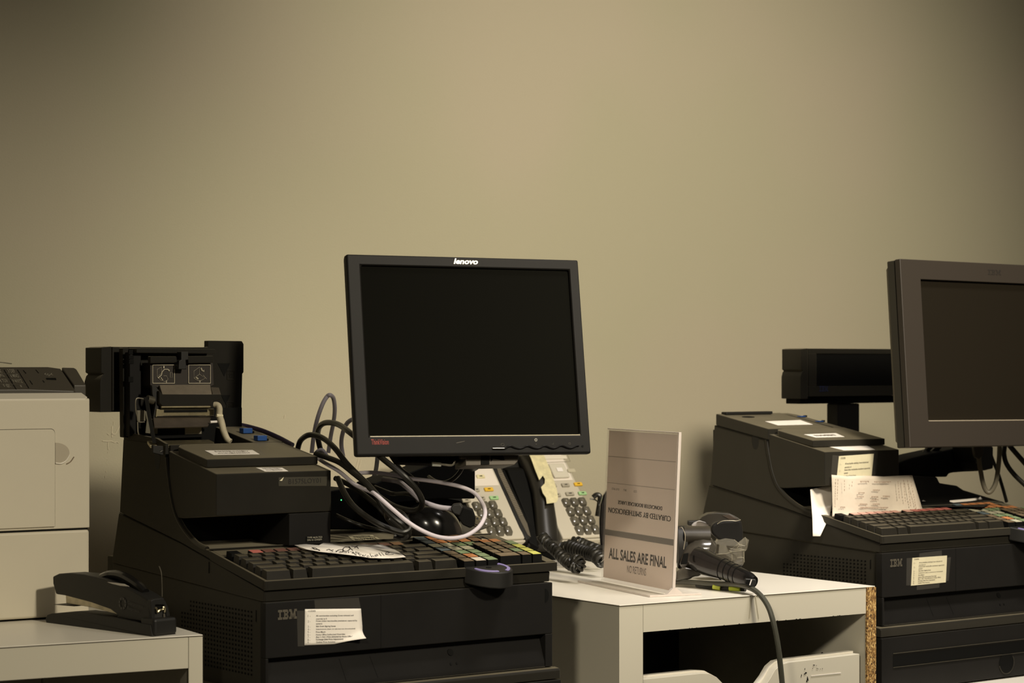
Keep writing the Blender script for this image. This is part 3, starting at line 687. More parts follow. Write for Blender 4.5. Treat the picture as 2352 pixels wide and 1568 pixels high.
def open_bay(t, fr):
    G = fr
    # upright flipped-open cover behind the bay
    b = .372
    p = lambda px, py, bb=b: G.B(px, py, bb)
    q = lambda pts, bb: [(p(x,y,bb)[0], p(x,y,bb)[2]) for x, y in pts]
    cov = part('open_cover', MB().prism_b(q([(284,1004),(282,799),(478,797),(478,782),(556,783),(560,790),(560,855),(557,858),(554,992),(300,1006)], b), b, b+.012), M['black'], t, .001)
    part('cover_wall', MB().prism_b(q([(292,808),(318,808),(318,992),(292,1002)], b-.006), b-.014, b-.0002), M['blackfront'], cov, .001)
    part('cover_flange', MB().prism_b(q([(300,800),(480,802),(480,812),(300,810)], b-.006), b-.024, b-.0002), M['black'], cov, .0006)
    mb = MB()
    for x0,y0,x1,y1 in [(296,803,307,813),(296,816,307,824),(296,826,307,835),(295,865,306,877)]:
        mb.prism_b(q([(x0,y0),(x1,y0),(x1,y1),(x0,y1)], b-.0145), b-.0150, b-.0140)
    part('cover_hole', mb, M['ink'], cov)
    mb = MB()
    for x, y, s in [(515,834,15),(519,907,11)]: mb.prism_b(q([(x-s,y),(x+s*.9,y),(x,y+s*2)], b-.0005), b-.0006, b)
    part('arrow_mould', mb, M['ink'], cov)
    for x, y in [(530,861),(528,933)]:
        mb = MB()
        c = q([(x-8,y-10),(x+8,y-10),(x+8,y+10),(x-8,y+10)], b-.0004)
        for i in range(4):
            (x0,y0),(x1,y1) = c[i], c[(i+1)%4]; mb.tube([(x0,b-.0004,y0),(x1,b-.0004,y1)], .0005, n=5, smooth=False)
        mb.tube([(c[0][0]+.002,b-.0004,c[0][1]+.005),(c[1][0]-.002,b-.0004,c[0][1]+.005)], .0004, n=5, smooth=False)
        mb.tube([(c[0][0]+.004,b-.0004,c[0][1]+.003),(c[0][0]+.004,b-.0004,c[2][1]-.003)], .0004, n=5, smooth=False)
        part('moulded_symbol', mb, M['black'], cov)
    # print mechanism hanging in the cover
    b2 = .340
    P2 = lambda px, py: G.B(px, py, b2)
    q2 = lambda pts, bb=b2: [(G.B(x,y,bb)[0], G.B(x,y,bb)[2]) for x, y in pts]
    me = part('mechanism_plate', MB().prism_b(q2([(345,833),(490,833),(492,884),(482,890),(352,890),(345,884)]), b2, b2+.025), mat('brown_black',(.022,.017,.013),.5), t, .001)
    part('top_bar', MB().prism_b(q2([(344,818),(404,818),(406,832),(344,834)],b2-.006), b2-.008, b2).prism_b(q2([(430,818),(489,817),(489,832),(431,834)],b2-.006), b2-.008, b2), M['black'], t, .001)
    part('centre_latch', MB().prism_b(q2([(413,807),(430,807),(430,826),(424,827),(426,848),(407,848),(408,828),(413,826)],b2-.01), b2-.014, b2-.001), M['dark'], t, .001)
    for x0, x1 in ((350.5,400.5),(433,483)):
        c = q2([(x0,838),(x1,838),(x1,880),(x0,880)], b2-.0008); mb = MB()
        for i in range(4):
            (u0,v0),(u1,v1) = c[i], c[(i+1)%4]; mb.tube([(u0,b2-.0012,v0),(u1,b2-.0012,v1)], .0005, n=4, smooth=False)
        ca, cd = (c[0][0]+c[2][0])/2, (c[0][1]+c[2][1])/2
        L_ = lambda pts, r=.0002: mb.tube([(ca+x*.0011, b2-.0012, cd+y*.0011) for x, y in pts], r, n=4, smooth=False)
        if x0 < 400:
            L_([(-9,-6),(-3,-9),(-3,-1),(-9,3),(-9,-6)]); L_([(-9,3),(-3,8),(-1,6)]); L_([(-8,5),(-3,1),(-2,-3),(1,-6),(6,-6)], .0006); L_([(6,-6),(8,-4)], .0009)
            L_([(-4,4),(-1,8)], .0006); L_([(9,-2),(12,-2),(12,4),(9,4),(9,-2)]); L_([(0,2),(4,2),(6,6),(4,9),(0,9)])
            mb.text('1', (ca-.0005,b2-.0014,cd-.0082), (1,0,0), (0,0,-1), .0016, .0030); mb.text('2', (ca+.003,b2-.0014,cd+.0115), (1,0,0), (0,0,-1), .0022, .0030)
        else:
            L_([(-8,-4),(0,-9),(0,0),(-8,5),(-8,-4)]); L_([(-8,5),(0,9),(8,5),(0,0)]); L_([(2,-8),(4,-4)], .0009); L_([(-5,4),(-2,6)], .0009); L_([(5,1),(10,6)])
            mb.text('4', (ca+.005,b2-.0014,cd-.003), (1,0,0), (0,0,-1), .0022, .0030); mb.text('3', (ca-.001,b2-.0014,cd+.0115), (1,0,0), (0,0,-1), .0022, .0030)
        part('instruction_label', mb, mat('label_line',(.55,.50,.38),.6), me)
    # dusty head cover
    q3 = lambda px, py, bb: G.B(px, py, bb)
    h1 = [q3(366,883,.338), q3(483,882,.338), q3(487,905,.318), q3(373,906,.318)]
    part('head_cover', MB().thick(h1, (0,.004,.012)), mat('dusty_plastic',(.16,.135,.10),.6,var=.12,vscale=60), t, .001)
    part('head_face', MB().prism_b([(q3(x,y,.318)[0], q3(x,y,.318)[2]) for x, y in [(366,896),(373,905),(508,905),(508,918),(488,920),(484,932),(374,933),(366,925)]], .318, .336), M['black'], t, .001)
    part('head_cap', MB().thick([q3(484,888,.338), q3(503,889,.338), q3(508,905,.320), q3(488,905,.320)], (0,.004,.008)), mat('dusty_dark',(.07,.058,.042),.6), t, .001)
    part('side_lever', MB().prism_b([(q3(x,y,.325)[0], q3(x,y,.325)[2]) for x, y in [(349,885),(356,884),(368,900),(366,930),(357,960),(352,958),(358,925),(350,905)]], .325, .330), M['dark'], t, .0005)
    part('spring_roller', MB().tube([q3(338,916,.31), q3(352,920,.31)], .0055, n=14), mat('steel_dull',(.10,.09,.065),.35,metal=.5), t)
    part('platen_frame', MB().prism_b([(q3(x,y,.322)[0], q3(x,y,.322)[2]) for x, y in [(360,939),(492,938),(492,957),(358,958)]], .322, .330), M['brass'], t, .0008)
    part('platen_slot', MB().prism_b([(q3(x,y,.3215)[0], q3(x,y,.3215)[2]) for x, y in [(377,941),(476,940),(476,946),(377,947)]], .3212, .3216), M['ink'], t)
    part('guide_rod', MB().tube([q3(370,935,.318), q3(484,934,.318)], .0016, n=8), M['brass'], t)
    part('guide_rod', MB().tube([q3(360,956,.318), q3(492,955,.318)], .0010, n=8), M['chrome'], t)
    part('paper_chute', MB().thick([q3(352,958,.322), q3(490,957,.322), q3(478,978,.306), q3(355,981,.306)], (0,.002,.002)), mat('chute_brown',(.055,.043,.032),.5,var=.2,vscale=60), t, .0005)
    part('inner_flap', MB().prism_b([(q3(x,y,.33)[0], q3(x,y,.33)[2]) for x, y in [(335,980),(470,978),(470,1003),(340,1008)]], .331, .334), M['ink'], t)
    part('bright_insert', MB().prism_b([(q3(x,y,.329)[0], q3(x,y,.329)[2]) for x, y in [(343,981),(362,981),(362,996),(343,997)]], .329, .3308).prism_b([(q3(x,y,.329)[0], q3(x,y,.329)[2]) for x, y in [(425,980),(463,979),(463,996),(425,997)]], .329, .3308), mat('pale_insert',(.17,.15,.11),.6), t)
    part('floor_tray', MB().thick([G.B(338,1012,.30), G.B(480,1009,.32), G.B(486,1013,.31), G.B(492,1015,.30), G.B(492,1020,.285), G.B(345,1022,.285)], (0,0,.004)), M['brass'], t, .0005)
    part('bay_floor', MB().box(.0055,.1695,.265,.386,.128,.13), M['ink'], t)
    part('bay_back', MB().box(.0055,.1695,.356,.366,.060,.128), M['ink'], t)
    part('support_strut', MB().tube([q3(336,912,.308), q3(342,950,.300), q3(355,1018,.285)], .0030, n=4, smooth=False), M['dark'], t)
    part('wire_link', MB().tube([q3(334,917,.31), q3(318,914,.31), q3(312,919,.31), q3(312,940,.31), q3(315,955,.31), q3(318,968,.31), q3(332,969,.31)], .0008, n=6), M['metal'], t)
    part('wire_link', MB().tube([q3(316,969,.31), q3(317,990,.308), q3(319,998,.305)], .0008, n=6), M['metal'], t)
    part('bracket_plate', MB().prism_b([(q3(x,y,.316)[0], q3(x,y,.316)[2]) for x, y in [(315,942),(333,942),(334,966),(318,968)]], .316, .318), mat('steel_grey',(.22,.20,.15),.4,metal=.6), t)
    part('bracket_plate', MB().prism_b([(q3(x,y,.316)[0], q3(x,y,.316)[2]) for x, y in [(333,944),(338,944),(350,962),(345,995),(335,994),(338,965)]], .3165, .318), mat('steel_grey2',(.16,.15,.11),.4,metal=.5), t)
    part('wire_bundle', MB().tube([q3(492,929,.312), q3(500,930,.308), q3(504,938,.305), q3(504,953,.305), q3(509,970,.300), q3(514,990,.293), q3(522,1008,.288), q3(530,1014,.284)], lambda u: .0040+.0012*(.5-abs(u-.55)), n=12), mat('taped_bundle',(.46,.41,.29),.6,var=.12,vscale=120), t)
    part('cable_tie', MB().tube([q3(497,954,.302), q3(511,955,.302)], .0022, n=8), M['papery'], t)
    part('white_pin', MB().tube([q3(483,969,.305), q3(500,968,.305)], .0018, n=8), M['white'], t)
    part('rim_highlight_hinge', MB().disc(q3(370,1036,.262), (1,0,0), (0,0,1), .0001, (0,.001,0), n=6), M['metal'], t) if False else None
    part('hinge_block', MB().prism_b([(q3(x,y,.2640)[0], q3(x,y,.2640)[2]) for x, y in [(352,1022),(376,1024),(376,1046),(352,1040)]], .2645, .270), M['dark'], t, .001)
    part('hinge_pin', MB().box(*(lambda p0, p1: (p0[0], p1[0], .2638, .2646, p0[2], p0[2]+.0022))(G.B(367,1034,.264), G.B(376,1034,.264))), M['chrome'], t)
    # left rim of the bay standing above the side wall
    part('bay_side_rim', MB().prism_a([(.3853,.092),(.3853,.1020),(.2627,.1062),(.2627,.1048),(.29,.098)], .0005, .005), M['black'], t, .0005)

for fr, side in ((L, 'L'), (Rr, 'R')):
    cash_drawer(fr, side); system_unit(fr, side); shell(fr, side); keyboard(fr, side); recprinter(fr, side)

# ------------------------------------------------------------------ customer pole displays
def pole_display(fr, side):
    b0 = .395 if side == 'L' else .40
    G = fr
    if side == 'R':
        a0, a1 = G.B(1838,800,b0)[0], G.B(2079,805,b0)[0]
        dt = G.B(1838,800,b0)[2]; db = G.B(1850,900,b0)[2]
        lab = 'black pole-mounted customer display behind the right-hand monitor'
    else:
        a0, a1 = G.B(230,795,b0)[0], None
        a1 = a0 + .222
        dt, db = G.B(230,796,b0)[2], G.B(235,926,b0)[2]
        lab = 'black pole-mounted customer display peeking out behind the open receipt printer'
    t = thing('customer_display', lab, 'customer display', G, ((a0+a1)/2, b0+.02, .29))
    hh = db-dt
    part('housing', MB().box(a0+.004, a1, b0+.001, b0+.045, dt, db+(.008 if side == 'R' else 0)), M['black'], t, .002)
    nd = dt+hh*(.50 if side=='R' else .47)
    part('end_cap', MB().prism_b([(a0,dt+.001),(a0+.016,dt-.0004),(a0+.016,db+.012),(a0-.0015,db+.012),(a0-.0015,nd+.012),(a0+.001,nd+.004),(a0+.004,nd+.001),(a0,nd-.001)], b0-.003, b0+.046), M['black'], t, .001)
    if side == 'R':
        s0, s1 = G.B(1873,812,b0), G.B(2071,885,b0)
        part('display_window', MB().box(s0[0], s1[0], b0-.0006, b0+.0008, s0[2], s1[2]), M['ink'], t)
        part('window_frame', MB().box(a0+.018,a1-.001,b0-.003,b0+.0008,dt,s0[2]-.0003).box(a0+.018,a1-.001,b0-.003,b0+.0008,s1[2]+.0003,db+.008).box(a0+.018,s0[0]-.0003,b0-.003,b0+.0008,s0[2]-.0002,s1[2]+.0002).box(s1[0]+.0003,a1-.001,b0-.003,b0+.0008,s0[2]-.0002,s1[2]+.0002), M['black'], t, .0006)
        lg = G.B(1882,886,b0-.0034); lg2 = G.B(1902,899,b0-.0034)
        part('maker_mark', striped(MB(), lg[0], lg[2], lg2[0]-lg[0], lg2[2]-lg[2], b0-.0036), mat('blue_logo',(.03,.04,.11),.5), t)
        u0, u1 = G.B(1930,915,b0), G.B(1980,915,b0)
        part('under_bar', MB().box(a0+.004, a1-.012, b0+.004, b0+.04, db+.0085, db+.021), M['ink'], t, .001)
        part('pole', MB().box(u0[0], u1[0], b0+.006, b0+.034, db+.0215, .29), M['blackfront'], t, .002)
        part('base_foot', MB().box(u0[0]-.02, u1[0]+.02, b0-.01, b0+.05, .284, .290), M['black'], t, .001)
    else:
        part('display_recess', MB().box(a0+.020,a0+.042,b0-.0006,b0+.0012,dt+.010,db-.012), M['ink'], t)
        part('frame_rib', MB().box(a0+.017,a0+.0195,b0-.003,b0+.001,dt,db+.01).box(a0+.0425,a0+.06,b0-.003,b0+.001,dt,db+.01), M['black'], t, .0005)
        part('under_bar', MB().box(a0+.016,a1-.012,b0+.0015,b0+.04,db-.004,db+.012), M['ink'], t, .001)
        part('pole', MB().box(a0+.10,a0+.155,b0+.012,b0+.04,db+.0125,.29), M['blackfront'], t, .002)
    return t
pole_display(L, 'L'); pole_display(Rr, 'R')
# ------------------------------------------------------------------ monitors
class Tilt:
    """a tilted, yawed body with its own origin; same a/b/d convention"""
    def __init__(s, x, y, z, yaw, tilt, roll):
        s.o = Vector((x, y, z)); s.e = (R_(tilt), R_(roll), R_(yaw))
        s.m = Matrix.Rotation(R_(yaw),3,'Z') @ Matrix.Rotation(R_(roll),3,'Y') @ Matrix.Rotation(R_(tilt),3,'X')
        s.yaw = yaw
    def px(s, px, py, b=0.):
        ray = s.m.transposed() @ Vector(((px-CX)/f, 1, -(py-YH)/f)); o = s.m.transposed() @ (-s.o)
        k = (b-o.y)/ray.y; p = o+ray*k
        return (p.x, b, -p.z)
def tthing(name, label, cat, T, base=(0,0,0)):
    o = bpy.data.objects.new(name, None); COL.objects.link(o); o.empty_display_size = .03
    o.location = Vector((0,0,H)) + T.o + T.m @ Vector((base[0], base[1], -base[2])); o.rotation_euler = T.e
    o['label'] = label; o['category'] = cat; BASE[o.name] = base
    return o
def frame_ring(mb, x0, x1, d0, d1, ix0, ix1, id0, id1, bf, bi, bb):
    """picture-frame solid: outer rect, inner opening, sloping inwards"""
    O = [(x0,d0),(x1,d0),(x1,d1),(x0,d1)]; I = [(ix0,id0),(ix1,id0),(ix1,id1),(ix0,id1)]
    vs = [(a,bf,d) for a,d in O]+[(a,bf,d) for a,d in I]+[(a,bi,d) for a,d in I]+[(a,bb,d) for a,d in O]
    fs = []
    for i in range(4):
        j = (i+1)%4
        fs += [(i,j,4+j,4+i),(4+i,4+j,8+j,8+i),(12+i,12+j,j,i),(8+i,8+j,12+j,12+i)]
    mb.add(vs, fs)
def monitor_left():
    T = Tilt(-.05332,3.0377,.01903,23.45,-9.626,.28)
    t = tthing('monitor', 'black lcd monitor, centre of the photo, with bright top lettering and wavy buttons', 'monitor', T)
    x0,x1,d0,d1 = -.1716,.1663,-.1285,.1407
    mb = MB()
    c = .007
    outer = [(x0+c,d0),(x1-.004,d0),(x1,d0+.004),(x1,d1-.005),(x1-.005,d1),(x0+.006,d1),(x0,d1-.006),(x0,d0+c)]
    # bezel as a frame
    mb = MB(); frame_ring(mb, x0,x1,d0,d1,-.152,.152,-.114,.114,0,.0055,.012)
    bz = part('bezel', mb, M['blackfront'], t, .0028, seg=3)
    part('back_housing', MB().loft([[(a*k+.0,b,d*k2) for a,d in ((x0,d0),(x1,d0),(x1,d1),(x0,d1))] for b,k,k2 in ((.0125,.995,.995),(.022,.98,.98),(.045,.80,.80),(.055,.62,.62))]), M['black'], t, .002)
    part('screen', MB().box(-.1525,.1525,.0052,.0062,-.1145,.1145), M['screen'], t)
    part('lower_ledge', MB().prism_a([(.0004,.1142),(.0050,.1136),(.0052,.1152),(.0004,.1154)], -.1515, .1515), mat('ledge',(.42,.37,.25),.3,spec=.8), bz)
    mb = MB(); p0 = T.px(1042,606,-.0003); p1 = T.px(1098,606,-.0003)
    mb.text('lenovo', (p0[0],-.0004,p0[2]), (1,0,.0), (0,0,-1), p1[0]-p0[0], .0078, bold=.035, shear=.25)
    part('brand_lettering', mb, M['silver'], t)
    mb = MB(); p0 = T.px(853,1021,-.0003); p1 = T.px(893,1021,-.0003)
    mb.text('ThinkVision', (p0[0],-.0004,p0[2]), (1,0,0), (0,0,-1), p1[0]-p0[0], .0072, bold=.01)
    part('model_lettering', mb, M['red'], t)
    # wavy button strip
    Zm = lambda x, y, b=-.001: T.px(1040+x/7.35, 1000+y/7.35, b)
    pts = [(672,222),(870,222),(930,188),(985,180),(1050,205),(1120,218),(1180,208),(1240,180),(1290,180),(1360,208),(1430,216),(1490,200),(1530,178),(1580,180),(1650,208),(1710,214),(1770,195),(1815,172),(1860,175),(1930,203),(1990,212),(2050,192),(2090,172),(2125,172)]
    part('button_strip', MB().tube([Zm(*p) for p in pts], .0014, n=8), M['gloss'], t)
    part('strip_highlight', MB().tube([Zm(675,214,-.0022),Zm(870,214,-.0022)], .0005, n=6, smooth=False), M['metal'], t)
    mb = MB()
    for (x, y, r) in ((1403,72,17),):
        c0 = Zm(x,y,-.0003); R0 = r/7.35/f*3.06
        for k in range(8):
            a = k*math.pi/4+.2; mb.tube([(c0[0]+R0*1.2*math.cos(a),-.0004,c0[2]+R0*1.2*math.sin(a)),(c0[0]+R0*1.9*math.cos(a),-.0004,c0[2]+R0*1.9*math.sin(a))], .0002, n=4, smooth=False)
        mb.tube([(c0[0]+R0*math.cos(k*math.pi/6),-.0004,c0[2]+R0*math.sin(k*math.pi/6)) for k in range(13)], .00025, n=4, smooth=False)
    part('sun_symbol', mb, M['silver'], t)
    mb = MB()
    for x, y, w in ((845,150,30),(1977,133,20)):
        c0 = Zm(x,y); R0 = w/7.35/f*3.06
        mb.tube([(c0[0]+R0*math.cos(k*math.pi/6),-.0003,c0[2]+R0*.7*math.sin(k*math.pi/6)) for k in range(12)], .00015, n=4, smooth=False)
    for x, y in ((1690,132),): 
        c0 = Zm(x,y); mb.tube([(c0[0]+.0015,-.0003,c0[2]-.001),(c0[0]+.0015,-.0003,c0[2]+.0008),(c0[0]-.0012,-.0003,c0[2]+.0008)], .00015, n=4, smooth=False)
    c0 = Zm(1412,143); mb.tube([(c0[0]-.001,-.0003,c0[2]),(c0[0]+.001,-.0003,c0[2])], .00015, n=4, smooth=False)
    part('button_symbol', mb, mat('dim_print',(.16,.145,.11),.6), t)
    part('scratch', MB().tube([Zm(60,125,-.0001),Zm(120,112,-.0001),Zm(200,95,-.0001)], .00022, n=4, smooth=False), M['metal'], t)
    part('power_led', MB().disc(Zm(2192,178,-.0006), (1,0,0), (0,0,1), .0015, (0,.0006,0), n=12), M['ink'], t)
    # neck hinge under the screen
    q = lambda px, py, b: T.px(px, py, b)
    hb = .020
    part('hinge_block', MB().prism_b([(q(x,y,hb)[0], q(x,y,hb)[2]) for x, y in [(1060,1040),(1192,1040),(1190,1058),(1182,1067),(1070,1069),(1070,1052),(1060,1052)]], hb, hb+.04), mat('hinge_grey',(.09,.075,.055),.5), t, .001)
    part('hinge_gap', MB().prism_b([(q(x,y,hb-.001)[0], q(x,y,hb-.001)[2]) for x, y in [(1105,1044),(1124,1044),(1124,1066),(1105,1067)]], hb-.0012, hb), M['ink'], t)
    part('hinge_gap', MB().prism_b([(q(x,y,hb-.001)[0], q(x,y,hb-.001)[2]) for x, y in [(1128,1045),(1155,1045),(1159,1056),(1150,1056),(1132,1052),(1128,1060)]], hb-.0012, hb), M['ink'], t)
    part('under_cover', MB().prism_b([(q(x,y,.03)[0], q(x,y,.03)[2]) for x, y in [(905,1040),(1065,1040),(1062,1056),(1045,1066),(920,1062)]], .03, .055), M['ink'], t, .002)
    part('port_bracket', MB().tube([q(993,1063,.028), q(1015,1066,.028), q(1038,1068,.028), q(1045,1058,.028)], .0016, n=6), M['metal'], t)
    part('cable_clip', MB().thick([q(993,1060,.027), q(1013,1062,.027), q(1013,1071,.027), q(993,1070,.027)], (0,.003,0)), mat('clip_grey',(.12,.12,.09),.3), t)
    return t
monitor_left()
def monitor_right():
    T = Tilt(.78739,3.7270,.0230,35.53,-4.808,.48)
    t = tthing('monitor', 'grey-bezelled lcd monitor cut off by the right edge of the photo', 'monitor', T)
    x0,x1,d0,d1 = -.1976,.1976,-.1459,.1567
    mb = MB(); frame_ring(mb, x0,x1,d0,d1,-.152,.152,-.114,.114,0,.007,.012)
    bz = part('bezel', mb, M['bezelgrey'], t, .0016)
    part('bezel_flange', MB().box(x0+.0006,x1-.0006,.0122,.030,d0+.0006,d1-.0006), M['black'], t, .002)
    part('back_housing', MB().loft([[(a*k,b,d*k) for a,d in ((x0,d0),(x1,d0),(x1,d1),(x0,d1))] for b,k in ((.0302,.97),(.045,.93),(.075,.72),(.085,.6))]), M['black'], t, .002)
    part('screen', MB().box(-.1525,.1525,.0068,.0078,-.1145,.1145), M['screen2'], t)
    part('lower_ledge', MB().prism_a([(.0004,.1141),(.0064,.1130),(.0066,.1152),(.0004,.1153)], -.1512, .1512), mat('ledge2',(.36,.31,.22),.35,spec=.8), bz)
    p0 = T.px(2269,618,-.0004); p1 = T.px(2300,632,-.0004)
    part('maker_mark', striped(MB(), p0[0], p0[2], p1[0]-p0[0], p1[2]-p0[2], -.0004), mat('dim_logo',(.028,.024,.020),.5), t)
monitor_right()

# ------------------------------------------------------------------ monitor stands
def px_poly(fr, b, pts): return [(fr.B(x,y,b)[0], fr.B(x,y,b)[2]) for x, y in pts]
def stand_left():
    t = thing('monitor_stand', 'black angled monitor stand with glossy domed foot behind the dusty keyboard', 'stand', L, (.34,.2,.2362))
    b = .235
    part('arm_plate', MB().prism_b(px_poly(L, b, [(861,1110),(897,1096),(930,1090),(975,1072),(1000,1060),(1092,1050),(1092,1145),(1010,1145),(960,1150),(870,1160)]), b, b+.05), M['ink'], t, .002)
    part('neck', MB().tube([L.B(1085,1062,.20), L.B(1080,1050,.17)], .013, n=16, smooth=False), M['dark'], t)
    part('base_plate', MB().prism_d([L.C(955,1228,.2362), L.C(940,1215,.2362), L.C(1050,1185,.2362), L.C(1110,1196,.2362), L.C(1116,1211,.2362), L.C(1075,1226,.2362)], .0012), M['dark'], t)
    part('support_web', MB().prism_b(px_poly(L, .26, [(870,1150),(1000,1140),(1060,1150),(1060,1225),(870,1225)]), .262, .30), M['ink'], t, .002)
    # glossy dome
    c = L.C(1006, 1229, .2362); rings = []
    A0 = L.B(947,1229,.175); A1 = L.B(1066,1229,.175)
    ax = (A0[0]+A1[0])/2; rx = (A1[0]-A0[0])/2; top = L.B(990,1158,.175)[2]
    hh = .2362-top
    n = 28
    for j in range(13):
        v = j/12*math.pi/2
        rr = math.cos(v)**.8; z = .2362-hh*math.sin(v)**.95
        sh = -.010*math.sin(v)
        rings.append([(ax+sh+rx*max(rr,.02)*math.cos(2*math.pi*k/n), .19+.042*max(rr,.02)*math.sin(2*math.pi*k/n), z) for k in range(n)])
    part('domed_foot', MB().loft(rings), M['gloss'], t)
stand_left()
def stand_right():
    t = thing('monitor_stand', 'black monitor arm with wide disc base behind the folded receipts', 'stand', Rr, (.30,.25,.2362))
    b = .22
    part('arm', MB().prism_b(px_poly(Rr, b, [(2066,1062),(2090,1053),(2125,1044),(2210,1026),(2262,1024),(2262,1081),(2215,1083),(2190,1085),(2180,1088),(2176,1095),(2134,1095),(2110,1092),(2066,1092)]), b, b+.055), M['ink'], t, .003, seg=3)
    part('neck', MB().prism_b(px_poly(Rr, b-.03, [(2215,1024),(2262,1024),(2262,1075),(2240,1080),(2220,1060)]), b-.05, b-.0005), M['dark'], t, .003)
    part('base_column', MB().prism_b(px_poly(Rr, b, [(2066,1090),(2134,1094),(2140,1108),(2180,1114),(2195,1124),(2290,1152),(2290,1162),(2066,1162)]), b-.02, b+.10), M['dark'], t, .004, seg=3)
    part('base_plate', MB().prism_d([Rr.C(2040,1160,.2366), Rr.C(2100,1140,.2366), Rr.C(2290,1150,.2366), Rr.C(2260,1163,.2366)], .0008), M['dark'], t)
stand_right()

# ------------------------------------------------------------------ cables
def cable(name, label, pts, r, m, cat='cable', ends=None):
    """pts: (px, py, depth) traced along the run, laid out at true depth"""
    P = [at(*p) for p in pts]; base = P[0]
    mb = MB().tube(P, r, n=10)
    return solo(name, label, cat, WF, base, mb, m)
kb = 'thick black power cable '
cable('power_cable', kb+'arching highest, down across the monitor corner', [(737,1036,3.22),(731,1010,3.20),(730,990,3.18),(738,975,3.15),(755,970,3.12),(780,976,3.08),(810,998,3.02),(850,1030,2.99),(890,1062,2.96),(925,1090,2.95),(952,1118,2.955),(968,1145,2.965),(968,1162,2.98),(955,1172,2.99),(930,1170,3.0),(900,1160,3.02),(870,1140,3.05),(840,1118,3.08)], .0040, M['rubber'])
cable('power_cable', kb+'looping from behind the printer lid down to the deck', [(684,1030,3.16),(690,1012,3.15),(705,1000,3.12),(722,999,3.10),(745,1008,3.07),(770,1030,3.03),(795,1062,3.00),(822,1090,2.985),(850,1118,2.98),(875,1148,2.97),(888,1172,2.97),(889,1186,2.99),(900,1200,2.99),(925,1222,2.97)], .0039, M['rubber'])
cable('power_cable', kb+'running from the printer top along the white cord', [(725,1042,3.06),(750,1050,3.04),(780,1062,3.01),(810,1085,2.985),(840,1110,2.97),(862,1135,2.96),(880,1165,2.955),(905,1190,2.95),(925,1205,2.95),(937,1218,2.945),(938,1230,2.95),(925,1236,2.96),(905,1230,2.96)], .0038, M['rubber'])
cable('power_cable', kb+'hanging lowest in a loop beside the receipt printer', [(776,1098,3.02),(790,1130,2.99),(810,1160,2.965),(840,1185,2.95),(870,1203,2.94),(900,1216,2.94),(925,1222,2.94),(940,1214,2.945),(936,1196,2.95),(920,1178,2.96),(900,1170,2.97)], .0040, M['rubber'])
cable('power_cable', kb+'behind the others, diagonal towards the deck', [(770,1098,3.08),(800,1112,3.06),(835,1135,3.03),(865,1160,3.01),(880,1176,3.01),(900,1196,3.02),(915,1215,3.03)], .0036, M['rubber'])
cable('thin_cable', 'thin black cable low in the gap beside the receipt printer', [(772,1182,3.05),(800,1195,3.04),(830,1206,3.04),(870,1216,3.03),(900,1222,3.03)], .0022, M['rubber'])
cable('thin_cable', 'slim dark cable curving in the shadow under the monitor', [(985,1095,3.14),(1000,1105,3.12),(1020,1108,3.11),(1040,1100,3.10),(1055,1085,3.10),(1064,1068,3.10)], .0030, M['rubber'])
cable('thin_cable', 'dark cable dipping beneath the monitor, left of the bracket', [(905,1045,3.16),(912,1065,3.15),(925,1080,3.14),(945,1095,3.13),(960,1112,3.12)], .0026, M['rubber'])
cable('thin_cable', 'black cable sweeping right under the dark stand arm', [(860,1118,3.10),(890,1130,3.08),(905,1134,3.07),(930,1133,3.06),(950,1138,3.05),(960,1150,3.04)], .0028, M['rubber'])
cable('network_cable', 'pale lilac cord sweeping from the printer under the glossy dome', [(722,1046,3.12),(745,1062,3.08),(780,1083,3.05),(815,1112,3.01),(850,1128,2.97),(862,1135,2.945),(880,1150,2.93),(905,1172,2.92),(935,1197,2.91),(965,1216,2.91),(1000,1231,2.92),(1035,1236,2.94),(1070,1230,2.97),(1098,1212,3.0),(1112,1190,3.02),(1114,1172,3.04),(1108,1155,3.06),(1090,1132,3.08),(1060,1118,3.09),(1020,1109,3.09),(980,1103,3.08),(940,1098,3.07),(900,1090,3.06),(860,1085,3.06),(824,1086,3.06)], .0028, M['cordwhite'])
cable('network_cable', 'grey cord that ends in the black plug beside the dome', [(880,1100,3.09),(915,1106,3.06),(935,1120,3.03),(955,1138,3.01),(970,1151,3.0),(990,1159,2.99),(1012,1165,2.99),(1040,1168,3.0)], .0034, M['cordgrey'])
cable('network_cable', 'white cord looping tallest against the wall', [(716,1040,3.40),(720,1005,3.40),(728,965,3.40),(740,930,3.41),(750,912,3.42),(758,907,3.42),(766,915,3.43),(769,940,3.44),(766,970,3.45),(760,1000,3.46),(754,1040,3.46)], .0033, M['cordgrey'])
cable('network_cable', 'grey cord curving up behind the left edge of the monitor', [(788,1048,3.45),(784,1020,3.45),(787,995,3.44),(797,972,3.43),(812,962,3.42),(830,960,3.42)], .0034, M['cordgrey'])
cable('network_cable', 'dark grey cord dropping below the monitor left corner', [(868,1030,3.40),(866,1060,3.40),(862,1085,3.40),(854,1105,3.40),(848,1120,3.40)], .0034, M['cordgreyd'])
cable('network_cable', 'purple cord behind the blue printer buttons', [(548,975,3.44),(575,981,3.44),(605,990,3.43),(640,1005,3.42),(672,1022,3.40)], .0038, M['cordpurple'])
cable('network_cable', 'short white cord end curled behind the printer lid', [(722,1050,3.2),(728,1038,3.2),(738,1033,3.2),(746,1040,3.2),(752,1050,3.2)], .0030, M['cordgrey'])
